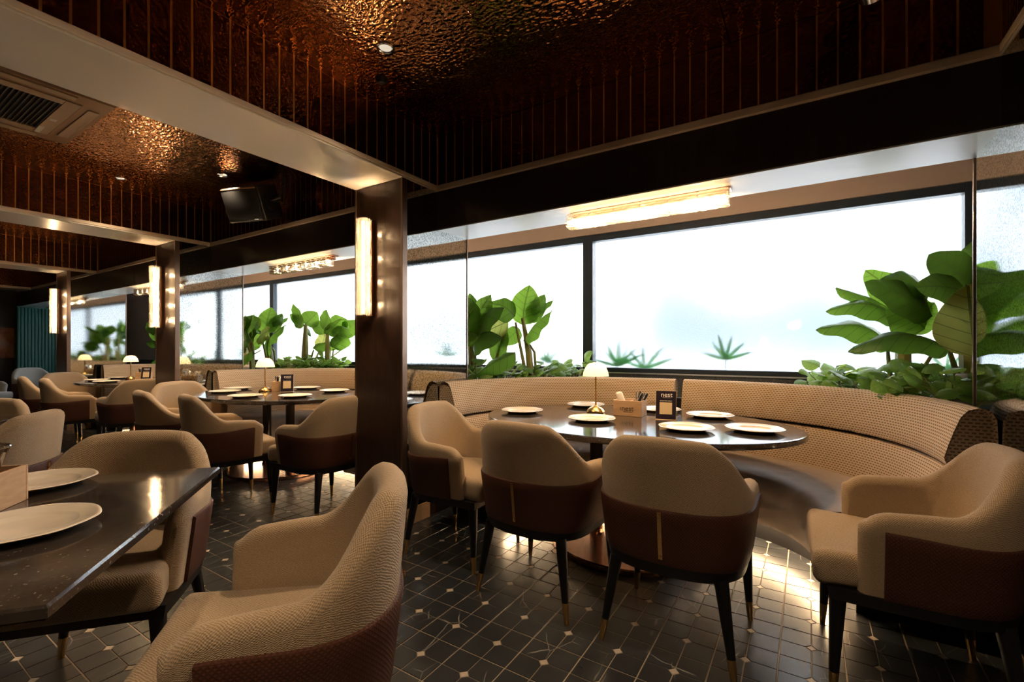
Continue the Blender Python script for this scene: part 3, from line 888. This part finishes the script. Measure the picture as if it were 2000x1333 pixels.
# ------------------------------------------------------------------ table lamps
def make_lamp():
    r = empty('table_lamp', cat='lamp')
    MB().lathe([(.0, .0), (.058, .0), (.062, .004), (.060, .012), (.050, .026), (.030, .038), (.012, .045), (.006, .05)], 32).obj('base', 'brass', r)
    MB().tube([(0, 0, .045), (0, 0, .255)], .0062, 12).obj('stem', 'brass', r)
    n = 96; prof = [(.020, .336), (.040, .333), (.055, .322), (.070, .300), (.080, .275), (.086, .246)]
    P = [[(rr * (1 + (.018 if k % 2 else -.018)) * math.cos(2 * PI * k / n), rr * (1 + (.018 if k % 2 else -.018)) * math.sin(2 * PI * k / n), z) for rr, z in prof] for k in range(n)]
    MB().grid(P, closeu=True).obj('shade', 'lamp_shade', r, False)
    MB().lathe([(.0, .338), (.022, .337), (.022, .333), (.0, .333)], 20).obj('shade_cap', 'lamp_shade', r)
    MB().lathe([(.0, .344), (.006, .343), (.006, .338), (.0, .337)], 12).obj('finial', 'dark_bronze', r)
    l = bpy.data.lights.new('bulb', 'POINT'); l.energy = .28; l.color = (1, .74, .42); l.shadow_soft_size = .025
    o = bpy.data.objects.new('bulb', l); o.location = (0, 0, .285); link(o, r)
    return r
LP_ = make_lamp()
for k, (x, y) in enumerate([(-1.21, 2.95), (-4.63, 2.61), (-8.06, 2.62)]):
    o = LP_ if k == 0 else copy_tree(LP_)
    o.location = (x, y, .7503); props(o, ['brass table lamp with pleated cream shade on the nearest oval table', 'brass table lamp with pleated cream shade on the second oval table', 'brass table lamp with cream shade on the farthest oval table'][k], 'lamp', 'brass mushroom table lamps')

# ------------------------------------------------------------------ cutlery caddies (front faces -Y) and menu cards
def make_caddy(filled=True):
    r = empty('cutlery_caddy', cat='caddy')
    w, d, h, tk = .182, .130, .100, .009
    box('front_board', 'pale_wood', (-w / 2, -d / 2, 0), (w / 2, -d / 2 + tk, h), r, .0012)
    box('back_board', 'pale_wood', (-w / 2, d / 2 - tk, 0), (w / 2, d / 2, h), r, .0012)
    box('end_board', 'pale_wood', (-w / 2, -d / 2 + tk, 0), (-w / 2 + tk, d / 2 - tk, h), r, .0012)
    box('end_board', 'pale_wood', (w / 2 - tk, -d / 2 + tk, 0), (w / 2, d / 2 - tk, h), r, .0012)
    box('bottom_board', 'pale_wood', (-w / 2 + tk, -d / 2 + tk, 0), (w / 2 - tk, d / 2 - tk, .008), r, 0)
    box('divider', 'pale_wood', (.0, -d / 2 + tk, .008), (.007, d / 2 - tk, h - .006), r, .001)
    text('nest', .046, 'engraving', 'lettering', r, (-.036, -d / 2 - .0003, .036), (D(90), 0, 0))
    text('the', .013, 'engraving', 'lettering', r, (-.039, -d / 2 - .0003, .040), (D(90), D(-90), 0))
    box('underline', 'engraving', (-.024, -d / 2 - .0008, .0285), (.034, -d / 2, .0298), r)
    return r
def leaned(name, mesh, loc, rot, lab, cat, grp=None):
    o = inst(name, mesh, None, loc, rot); props(o, lab, cat, grp); return o
NAP = rbox_mesh('napkin', 'napkin_paper', .034, .014, .135, .006, 2)
NAPW = rbox_mesh('napkin', 'napkin_white', .040, .016, .135, .007, 2)
m = MB(); m.tube([(0, 0, 0), (0, 0, .05), (0, .002, .09), (0, .004, .135), (0, .004, .15)], [.004, .0045, .008, .0095, .004], 8); HAN = m.mesh('handle', 'black_plastic')
m = MB(); m.tube([(0, 0, 0), (0, 0, .08), (0, .006, .12), (0, .012, .145)], [.0028, .0032, .006, .0075], 8); SPO = m.mesh('handle', 'chrome')
CAD = make_caddy()
CPOS = [((-.972, 2.945), D(2), 'nearest oval table'), ((-4.58, 2.74), D(-40), 'second oval table'), ((-7.96, 2.74), D(-45), 'farthest oval table')]
for k, ((x, y), rz, where) in enumerate(CPOS):
    o = CAD if k == 0 else copy_tree(CAD)
    o.location = (x, y, .7503); o.rotation_euler = (0, 0, rz)
    props(o, 'pale wooden caddy marked nest on the ' + where, 'caddy', 'wooden caddies')
    R_ = Matrix.Rotation(rz, 4, 'Z')
    def at(dx, dy, dz): v = R_ @ Vector((dx, dy, dz)); return (x + v.x, y + v.y, .7503 + v.z)
    leaned('napkin', NAP, at(-.062, .012, .083), (D(-8), D(-22), rz), 'tan folded napkin in the wooden caddy on the ' + where, 'napkin', 'napkins in the caddies')
    leaned('napkin', NAPW, at(-.044, -.012, .083), (D(6), D(-20), rz), 'white folded napkin in the wooden caddy on the ' + where, 'napkin', 'napkins in the caddies')
    for q, (dx, dy, ry, rx, me, nm) in enumerate([(.030, -.012, 22, 3, HAN, 'black'), (.040, .012, 26, -4, HAN, 'black'), (.024, .020, 12, -8, SPO, 'steel'), (.036, -.026, 8, 8, SPO, 'steel'), (.052, .0, 18, 2, SPO, 'steel')]):
        leaned('cutlery', me, at(dx, dy, .010), (D(rx), D(ry), rz), nm + ' handled cutlery standing in the wooden caddy on the ' + where, 'cutlery', nm + ' cutlery in the caddy on the ' + where)
def make_card():
    r = empty('menu_card', cat='card')
    tilt = D(-12)
    pv = (D(78) + PI / 2 - PI / 2)
    c = empty('card_panel'); c.parent = r; c.rotation_euler = (tilt, 0, 0); c.location = (0, 0, .004)
    bpy.data.objects.remove(c)
    def part(name, mat, a, b):
        o = box(name, mat, a, b, r, .0006); o.rotation_euler = (tilt, 0, 0); o.location = (0, 0, .004); return o
    pn = part('panel', 'card_black', (-.058, -.002, 0), (.058, .002, .172))
    part('edge', 'card_tan', (-.0595, .0, -.001), (.0595, .0036, .1735))
    box('foot', 'card_tan', (-.0595, -.012, 0), (.0595, .038, .004), r, .001)
    part('blank_square', 'card_tan', (-.036, -.0026, .030), (.036, -.0018, .102))
    def tx(b, s, x, z, al='LEFT', extra=(0, 0, 0)):
        y = -.0026
        ca, sa = math.cos(tilt), math.sin(tilt)
        return text(b, s, 'ink_white', 'lettering', r, (x, ca * y - sa * z, sa * y + ca * z + .004), (D(90) + tilt, extra[1], 0), .0004, al)
    tx('nest', .040, -.030, .136); tx('SCAN FOR MENU', .0088, 0, .108, 'CENTER')
    part('rule', 'ink_white', (-.020, -.0028, .1295), (.030, -.002, .1303))
    return r
CARD = make_card()
for k, (x, y, rz) in enumerate([(-.724, 2.86, D(10)), (-4.40, 2.70, D(52)), (-7.79, 2.70, D(50))]):
    o = CARD if k == 0 else copy_tree(CARD)
    o.location = (x, y, .7503); o.rotation_euler = (0, 0, rz)
    props(o, 'black menu card marked nest standing on the ' + ['nearest', 'second', 'farthest'][k] + ' oval table', 'menu card', 'menu cards')

# ------------------------------------------------------------------ square stone tables at the left
def make_square():
    r = empty('square_table', cat='table')
    s = .5
    P = [(-s, -.48), (s, -.48), (s, .48), (-s, .48)]
    m = MB()
    rings = [(.985, .722), (1.0, .728), (1.0, .745), (.992, .75)]
    m.grid([[(x * f, y * f, z) for x, y in P] for f, z in rings], closev=True, capu=True)
    m.obj('tabletop', 'table_stone', r, False)
    MB().tube([(0, 0, .722), (0, 0, .03)], .045, 20).obj('pedestal_pole', 'dark_bronze', r)
    MB().lathe([(.0, .0), (.30, .0), (.305, .006), (.305, .024), (.29, .032), (.0, .032)], 40).obj('base_plate', 'copper_bronze', r)
    return r
SQ = make_square()
ba = D(50)
A_ = Vector((-.766, .643)); B_ = Vector((.643, .766))
c1 = Vector((-1.809, .853)) - A_ * .48 - B_ * .5
c2 = Vector((-4.259, .861)) - A_ * .5 - B_ * .5
SQ.location = (c1.x, c1.y, 0); SQ.rotation_euler = (0, 0, ba); props(SQ, 'dark stone square table in the left foreground', 'table', 'square stone tables')
copy_tree(SQ, (c2.x, c2.y, 0), ba, 'dark stone square table at the far left edge behind the foreground table', 'square stone tables')
plate(-2.03, .425, 'white plate farther back on the foreground stone table', 1.0, .3); plate(-1.56, .30, 'largest white plate at the front of the foreground stone table', 1.0, .2)
o = copy_tree(CAD, (-1.89, .262, .7503), D(50), 'pale wooden caddy cut off by the left edge on the foreground table', 'wooden caddies')
g = empty('glass_bowl', (-1.895, .272, .7595), 0, 'clear glass bowl in the wooden caddy at the left picture edge', 'bowl')
MB().lathe([(.0, .004), (.026, .004), (.030, .02), (.038, .07), (.058, .125), (.066, .150), (.069, .150), (.061, .125), (.041, .07), (.033, .015), (.028, .0), (.0, .0)], 32).obj('bowl', 'clear_glass', g)
MB().lathe([(.0685, .148), (.0705, .151), (.0685, .154), (.066, .151)], 32).obj('rim', 'clear_glass', g)

# ------------------------------------------------------------------ planters behind the banquettes
def sofa_pts(k, side):
    """outer curve of banquette k, half: side=+1 right half, -1 left half, pushed outwards a little"""
    out = []
    for (x, y), (nx, ny) in zip(SC, SN):
        if (x > .02) if side > 0 else (x < -.02):
            out.append((BAYC[k] + (x - nx * .03) * (.98 if k else 1), 2.47 + y - ny * .03))
    return out
def planter(pts, lab):
    r = empty('planter', cat='planter'); props(r, lab, 'planter', 'corner planters')
    MB().prism(pts, 0, .86).obj('box', 'sill_stone', r, False)
    c = (sum(p[0] for p in pts) / len(pts), sum(p[1] for p in pts) / len(pts))
    MB().prism([(x + (c[0] - x) * .03, y + (c[1] - y) * .03) for x, y in pts], .86, .885).obj('soil', 'soil', r, False)
for k in range(3):
    left = [p for p in sofa_pts(k, -1)]                      # runs from centre (high y) to the end (low y)
    left = [p for p in left if p[1] > YP + .06 and p[0] < BAYC[k] - .25]
    if k < 2:
        right = [p for p in sofa_pts(k + 1, 1) if p[1] > YP + .06 and p[0] > BAYC[k + 1] + .40]
        pts = right[::-1] + [] 
        pts = right + []
        poly = [(right[-1][0], YW - .03)] + right[::-1] + left[::-1] + [(left[0][0], YW - .03)]
    else:
        poly = [(MIR[3] - .3, YW - .03), (MIR[3] - .3, YP + .08)] + left[::-1] + [(left[0][0], YW - .03)]
    planter(poly, ['dark planter holding banana plants left of the nearest booth', 'dark planter holding banana plants left of the second booth', 'dark planter holding banana plants left of the third booth'][k])
right = [p for p in sofa_pts(0, 1) if p[1] > YP + .06 and p[0] > BAYC[0] + .40]
planter([(right[-1][0], YW - .03)] + right[::-1] + [(1.6, YP + .08), (1.6, YW - .03)], 'dark planter holding banana plants right of the nearest booth')
pt = empty('grey_urn', (.68, 3.18, .885), 0, 'rounded grey urn beside the mirror post at right', 'urn')
MB().lathe([(.0, .0), (.05, .0), (.07, .03), (.078, .08), (.070, .13), (.050, .165), (.045, .17), (.04, .165), (.0, .15)], 28).obj('body', 'pot_grey', pt)

# ------------------------------------------------------------------ plants
def leaf_mesh(name, mat, arch=.12, fold=.10, wav=.02, wmax=.5, nl=17, nw=8, tipdrop=0.0, sharp=.66):
    P = []
    UVs = []
    for i in range(nl):
        t = i / (nl - 1)
        w = wmax * (math.sin(PI * min(1, t ** .78)) ** sharp) * (1 - .12 * t)
        if i == 0: w = .012
        if i == nl - 1: w = .004
        z0 = arch * math.sin(PI * t) - tipdrop * t * t * t
        row = []
        for j in range(nw + 1):
            s = -1 + 2 * j / nw
            row.append((t, s * w, z0 - fold * abs(s) ** 1.5 * (w / wmax) + wav * math.sin(t * 17 + s * 2.2) * abs(s)))
        P.append(row)
    m = MB(); b = 0
    for row in P: m.v += row
    nv = nw + 1
    for i in range(nl - 1):
        for j in range(nw):
            q = (i * nv + j, (i + 1) * nv + j, (i + 1) * nv + j + 1, i * nv + j + 1)
            m.face(q, [(P[k // nv][k % nv][0], P[k // nv][k % nv][1]) for k in q])
    return m.mesh(name, mat, True, 80)
LV = [leaf_mesh('banana_leaf', 'banana_leaf', .10, .07, .020, .42), leaf_mesh('banana_leaf', 'banana_leaf', .20, .13, .022, .36, tipdrop=.1),
      leaf_mesh('banana_leaf', 'banana_leaf', .07, .16, .025, .30), leaf_mesh('banana_leaf', 'banana_leaf_yellow', .06, .06, .018, .42)]
def place_leaf(root, mesh, B, T, facing, wscale, name='leaf'):
    B = Vector(B); T = Vector(T); x = (T - B); L = x.length; x.normalize()
    f = Vector(facing); f = (f - x * f.dot(x)).normalized(); y = f.cross(x)
    rot = Matrix((x, y, f)).transposed().to_4x4()
    Mx = Matrix.Translation(B - Vector(root.location)) @ rot @ Matrix.Diagonal((L, L * wscale, L, 1))
    o = bpy.data.objects.new(name, mesh); link(o, root); o.matrix_basis = Mx
    return o
def banana(name_label, base, stems, leaves, group='broad-leaved banana plants'):
    r = empty('banana_plant', base, 0, name_label, 'plant', group)
    for pts, rad in stems:
        m = MB(); m.tube([Vector(p) - Vector(base) for p in pts], rad, 8); m.obj('stalk', 'banana_stem', r)
    for mi, B, T, f, w in leaves: place_leaf(r, LV[mi], B, T, f, w)
    return r
C_ = (0.25, -1, .25)
# plants left of the nearest booth
pA = banana('banana plant with one tall upright leaf, left of the nearest booth', (-2.09, 3.6, .88),
  [([(-2.09, 3.6, .88), (-2.12, 3.6, 1.15), (-2.19, 3.61, 1.46)], [.034, .030, .016]), ([(-2.05, 3.62, .88), (-2.07, 3.62, 1.15), (-2.17, 3.60, 1.30)], [.014, .012, .008]),
   ([(-2.12, 3.58, .88), (-2.16, 3.56, 1.1), (-2.21, 3.52, 1.42)], [.018, .015, .010])],
  [(0, (-2.20, 3.62, 1.40), (-2.145, 3.66, 1.765), (.3, -1, .1), 1.0), (1, (-2.215, 3.52, 1.47), (-2.43, 3.40, 1.60), (.2, -.8, .8), 1.45),
   (2, (-2.175, 3.60, 1.25), (-1.85, 3.54, 1.51), (.2, -.6, .8), .85), (2, (-2.14, 3.70, 1.50), (-1.96, 3.78, 1.63), (-.3, -.8, .5), .8),
   (0, (-2.20, 3.58, 1.36), (-2.36, 3.56, 1.22), (.1, -1, .1), 1.0), (1, (-2.15, 3.66, 1.42), (-2.02, 3.72, 1.68), (.5, -.8, .1), .8)])
pB = banana('dark shaded banana plant hugging the mirror post, left of the nearest booth', (-2.60, 3.40, .88),
  [([(-2.60, 3.40, .88), (-2.61, 3.40, 1.15), (-2.62, 3.38, 1.40)], [.038, .034, .02]), ([(-2.55, 3.38, .88), (-2.54, 3.36, 1.1), (-2.52, 3.32, 1.22)], [.016, .013, .01]),
   ([(-2.50, 3.55, .88), (-2.45, 3.55, 1.05), (-2.30, 3.5, 1.35)], [.020, .016, .01]), ([(-2.52, 3.36, .88), (-2.30, 3.28, 1.05), (-2.03, 3.22, 1.15)], [.012, .010, .007])],
  [(0, (-2.59, 3.40, 1.33), (-2.36, 3.36, 1.66), (-.2, -1, .2), .95), (0, (-2.62, 3.36, 1.27), (-2.54, 3.30, 1.63), (.4, -1, 0), .95),
   (1, (-2.49, 3.38, 1.30), (-2.22, 3.30, 1.54), (-.1, -1, .5), .95), (3, (-2.27, 3.5, 1.43), (-2.62, 3.46, 1.27), (.1, -1, .3), .75),
   (1, (-2.52, 3.30, 1.18), (-2.17, 3.20, 1.28), (.1, -.9, .5), .85), (2, (-2.02, 3.22, 1.15), (-2.35, 3.10, .95), (.2, -.8, .6), .75),
   (2, (-2.73, 3.58, 1.54), (-2.81, 3.62, 1.73), (.5, -.9, .1), 1.0), (1, (-2.60, 3.30, 1.20), (-2.36, 3.08, 1.32), (.5, -.5, .8), .7),
   (0, (-2.48, 3.55, 1.08), (-2.30, 3.52, 1.35), (.2, -1, .1), .75), (2, (-2.64, 3.32, 1.40), (-2.42, 3.10, 1.62), (.7, -.6, .3), .8)])
# plants right of the nearest booth
pC = banana('spreading banana plant with layered leaves, right of the nearest booth', (.50, 3.74, .88),
  [([(.50, 3.74, .88), (.50, 3.74, 1.15), (.52, 3.74, 1.42)], [.045, .040, .022]), ([(.45, 3.72, .88), (.43, 3.71, 1.05), (.42, 3.70, 1.18)], [.016, .013, .009]), ([(.55, 3.72, .88), (.58, 3.68, 1.05), (.60, 3.5, 1.16)], [.014, .012, .009])],
  [(0, (.52, 3.8, 1.45), (.32, 3.84, 1.70), (.2, -1, .2), .85), (1, (.60, 3.62, 1.50), (.37, 3.52, 1.60), (0, -.7, .7), 1.4),
   (0, (.60, 3.52, 1.37), (.28, 3.40, 1.57), (.1, -.8, .6), .80), (2, (.50, 3.75, 1.38), (.155, 3.72, 1.58), (0, -.5, .9), .80),
   (1, (.47, 3.66, 1.36), (.11, 3.60, 1.45), (0, -.6, .8), .85), (1, (.44, 3.7, 1.20), (.06, 3.64, 1.335), (0, -.6, .8), .85),
   (0, (.58, 3.6, 1.30), (.40, 3.5, 1.46), (.1, -1, .2), 1.3), (0, (.50, 3.66, 1.28), (.62, 3.58, 1.45), (0, -1, .1), 1.0)])
pD = banana('banana plant with a large yellowing leaf beside the right mirror post', (.73, 3.36, .88),
  [([(.73, 3.36, .88), (.72, 3.36, 1.15), (.72, 3.35, 1.52)], [.050, .044, .024]), ([(.68, 3.32, .88), (.66, 3.31, 1.05), (.63, 3.30, 1.17)], [.018, .015, .010]), ([(.71, 3.27, .88), (.70, 3.2, 1.0), (.69, 3.12, 1.14)], [.018, .015, .012])],
  [(0, (.72, 3.36, 1.52), (.55, 3.32, 1.69), (.1, -.9, .5), 1.35), (0, (.70, 3.24, 1.46), (.47, 3.14, 1.50), (.05, -.85, .6), 1.15),
   (3, (.69, 3.12, 1.14), (.645, 3.04, 1.485), (-.25, -1, .15), 1.02), (1, (.63, 3.30, 1.18), (.20, 3.24, 1.20), (0, -.55, .85), .72),
   (0, (.74, 3.36, 1.50), (.95, 3.40, 1.66), (-.1, -1, .3), 1.0), (1, (.73, 3.30, 1.40), (.90, 3.15, 1.46), (-.1, -.8, .6), 1.1), (0, (.76, 3.42, 1.46), (.80, 3.50, 1.80), (-.2, -1, .1), .8)])
# the same kinds further along the ledge
def move_copy(src, dx, dy, rz, lab):
    copy_tree(src, (src.location.x + dx, src.location.y + dy, .88), rz, lab)
move_copy(pA, -4.16, .02, D(25), 'banana plant with one tall upright leaf, left of the second booth')
move_copy(pB, -3.75, .0, D(-10), 'dark shaded banana plant beside the mirror post of the second booth')
move_copy(pC, -6.05, .26, D(170), 'spreading banana plant at the back left of the second booth')
move_copy(pD, -6.63, .52, D(195), 'banana plant with a yellow leaf behind the second booth lamp')
move_copy(pA, -6.75, .10, D(20), 'banana plant behind the sconce pier of the third booth')
move_copy(pB, -6.70, .05, D(10), 'dark banana plant against the taupe wall of the third booth')
move_copy(pC, -8.2, .28, D(160), 'banana plant at the back of the third booth')
# low pothos along the ledge
PO = [leaf_mesh('pothos_leaf', 'pothos_leaf', .12, .10, .01, .42, 7, 4, tipdrop=.15, sharp=.7), leaf_mesh('pothos_leaf', 'pothos_leaf', .05, .14, .015, .38, 7, 4, sharp=.7)]
def pothos(base, lab, n=24, rad=.17, h=.11, sz=.075, spread=1.0):
    r = empty('pothos_plant', base, 0, lab, 'plant', 'trailing pothos plants')
    m = MB()
    for k in range(n):
        a = random.uniform(0, 2 * PI); d = rad * math.sqrt(random.uniform(.02, 1)); z = h * random.uniform(.25, 1.0) * (1.15 - .5 * d / rad)
        B = Vector((base[0] + d * math.cos(a) * spread, base[1] + d * math.sin(a), base[2] + z))
        o_ = Vector((math.cos(a + random.uniform(-.8, .8)), math.sin(a + random.uniform(-.8, .8)) - .35, random.uniform(-.35, .55))).normalized()
        T = B + o_ * sz * random.uniform(.8, 1.35)
        place_leaf(r, PO[k % 2], B, T, (random.uniform(-.4, .4), -.75, .8), random.uniform(.95, 1.2))
        m.tube([(d * math.cos(a) * .3, d * math.sin(a) * .3, 0), tuple((B - Vector(base)) * .6), tuple(B - Vector(base))], .0025, 4)
    m.obj('stems', 'banana_stem', r)
    return r
_p = []
for k, (x, y, z, lab) in enumerate([(-1.80, 3.92, .885, 'pothos clump at the right end of the left planter in the nearest booth'), (-2.02, 3.72, .885, 'pothos clump below the tall banana leaf, left of the nearest booth'),
    (-2.28, 3.50, .885, 'pothos clump between the two banana stems, left of the nearest booth'), (-2.50, 3.20, .885, 'shaded pothos clump right beside the left mirror post'),
    (.12, 3.86, .885, 'bright pothos clump at the left end of the right planter'), (.32, 3.66, .885, 'bright pothos clump below the layered banana leaves at right'),
    (.50, 3.44, .885, 'pothos clump between the two right banana stems'), (.62, 3.16, .885, 'pothos clump in front of the yellowing leaf at right'), (.80, 3.08, .885, 'pothos clump behind the right mirror post')]):
    _p.append(pothos((x, y, z), lab, 30, .20, .20, .10))
for src, dx, lab in [(1, -3.45, 'pothos clump below the lamp shade in the second booth'), (2, -3.3, 'pothos clump at the left of the second booth ledge'), (0, -3.6, 'pothos clump nearest the large pier on the second booth ledge'), (5, -5.9, 'pothos clump at the middle of the second booth ledge'),
    (4, -6.2, 'pothos clump at the right of the second booth ledge'), (1, -6.75, 'pothos clump at the left of the third booth ledge'), (2, -6.6, 'pothos clump behind the middle pier in the third booth'), (5, -8.3, 'pothos clump at the back of the third booth')]:
    s_ = _p[src]; copy_tree(s_, (s_.location.x + dx, max(s_.location.y, 3.96) if src == 5 else s_.location.y, .885), random.uniform(0, 6), lab)
# palms outside against the frosted glass
BL = leaf_mesh('blade', 'palm_leaf', .06, .04, .0, .055, 8, 2)
def palm(x, y, z, lab, n=6, L=.28, a0=25, a1=155):
    r = empty('garden_palm', (x, y, -.05), 0, lab, 'plant', 'garden palms outside the window')
    MB().tube([(0, 0, 0), (0, .01, (z + .05) * .6), (0, 0, z + .05)], [.012, .009, .005], 6).obj('stem', 'palm_leaf', r)
    for k in range(n):
        a = D(a0 + (a1 - a0) * k / max(1, n - 1) + random.uniform(-6, 6)); l = L * random.uniform(.8, 1.15)
        place_leaf(r, BL, (x, y, z), (x + l * math.cos(a), y + random.uniform(-.05, .05), z + l * math.sin(a)), (0, -1, .2), 1.3, 'blade')
for x, z, L, n, lab in [(-.62, 1.08, .26, 6, 'palm frond fan outside the frosted glass right of the menu card'), (-1.62, 1.0, .30, 7, 'leafy palm outside the glass just right of the mullion'), (-1.35, .98, .26, 5, 'small leafy palm outside the glass above the caddy'),
    (-2.42, 1.02, .26, 6, 'leafy palm outside the glass behind the pothos at left'), (-3.9, 1.05, .28, 6, 'leafy palm outside the glass left of the mirror post'), (.85, 1.02, .24, 5, 'leafy palm outside the glass between the right banana stems')]:
    palm(x, YW + .22, z, lab, n, L, 20, 160)

# ------------------------------------------------------------------ ceiling equipment
ac = empty('air_conditioner', (-3.95, .60, ZC), 0, 'bronze coloured ceiling cassette air conditioner with dark slatted grille', 'air conditioner')
m = MB(); P = lambda f, z: [(sx * .48 * f, sy * .48 * f, z) for sx, sy in ((-1, -1), (1, -1), (1, 1), (-1, 1))]
m.grid([P(.97, 0), P(1, -.02), P(1, -.05), P(.955, -.08), P(.72, -.082), P(.70, -.07)], closev=True).obj('fascia', 'ac_bronze', ac, False)
MB().box(-.34, -.34, -.075, .34, .34, -.05).obj('grille_backing', 'ac_dark', ac, False)
fr = [(-.34, -.34, .34, -.27), (-.34, .27, .34, .34), (-.34, -.27, -.27, .27), (.27, -.27, .34, .27)]
for a, b, c, d in fr: box('grille_frame', 'ac_tan', (a, b, -.088), (c, d, -.074), ac, .002)
for k in range(26): box('grille_slat', 'ac_slat', (-.27, -.262 + k * .021, -.084), (.27, -.262 + k * .021 + .006, -.076), ac)
for sx, sy in ((1, 0), (-1, 0), (0, 1), (0, -1)):
    a = (sx * .405 - (.028 if sx else .30), sy * .405 - (.028 if sy else .30), -.087); b = (sx * .405 + (.028 if sx else .30), sy * .405 + (.028 if sy else .30), -.079)
    box('air_vane', 'ac_tan', a, b, ac, .003)
box('sticker', 'sticker', (-.33, .275, -.0885), (-.20, .30, -.0880), ac)
box('sticker', 'sticker', (-.05, .285, -.0885), (-.01, .315, -.0880), ac)
sp = empty('loudspeaker', (-4.25, 2.26, ZC), 0, 'black wall loudspeaker hung tilted below the bronze ceiling', 'speaker')
R_ = (D(22), D(0), D(18))
bod = empty('tmp'); bpy.data.objects.remove(bod)
def spk(name, me, loc): o = inst(name, me, sp, loc, R_); return o
spk('cabinet', rbox_mesh('cabinet', 'black_plastic', .40, .24, .30, .015, 2), (0, .02, -.20))
q = Matrix.Rotation(R_[2], 4, 'Z') @ Matrix.Rotation(R_[0], 4, 'X')
v = q @ Vector((0, -.125, 0)); spk('front_grille', rbox_mesh('front_grille', 'speaker_grey', .37, .02, .25, .008, 2), (v.x, .02 + v.y, -.20 + v.z))
for dz in (-.135, .135):
    v = q @ Vector((0, -.128, dz)); spk('end_trim', rbox_mesh('end_trim', 'chrome' if dz < 0 else 'ac_bronze', .36, .016, .012, .004, 2), (v.x, .02 + v.y, -.20 + v.z))
MB().tube([(.20, .06, -.20), (.30, .10, -.17), (.33, .12, -.05), (.33, .12, 0)], .014, 8).obj('bracket', 'black_plastic', sp)
MB().tube([(.24, .05, -.21), (.42, .04, -.25), (.45, .08, -.27), (.30, .13, -.24), (.33, .13, -.05)], .006, 6).obj('cable', 'black_plastic', sp)
MB().tube([(.18, .06, -.20), (.215, .07, -.20)], .07, 20).obj('swivel', 'black_plastic', sp)
st = empty('ceiling_spotlight', (.16, 2.10, ZC), 0, 'black twin ceiling spotlight cropped by the top picture edge', 'spotlight')
MB().tube([(0, 0, 0), (0, 0, -.05)], .035, 16).obj('mount', 'black_plastic', st)
MB().tube([(.02, -.06, -.07), (.05, .11, -.155)], [.045, .055], 20).obj('head', 'black_plastic', st)
MB().tube([(.048, .10, -.150), (.056, .132, -.168)], [.058, .052], 20).obj('rim', 'chrome', st)
MB().tube([(-.06, -.04, -.06), (-.10, .08, -.125)], [.03, .038], 16).obj('side_head', 'black_plastic', st)
sk = empty('ceiling_sprinkler', (-2.02, 1.80, ZC), 0, 'tiny dark dome on the bronze ceiling near the first cream beam', 'sensor')
MB().lathe([(.0, -.03), (.02, -.025), (.03, -.012), (.034, 0)], 20).obj('dome', 'black_plastic', sk)
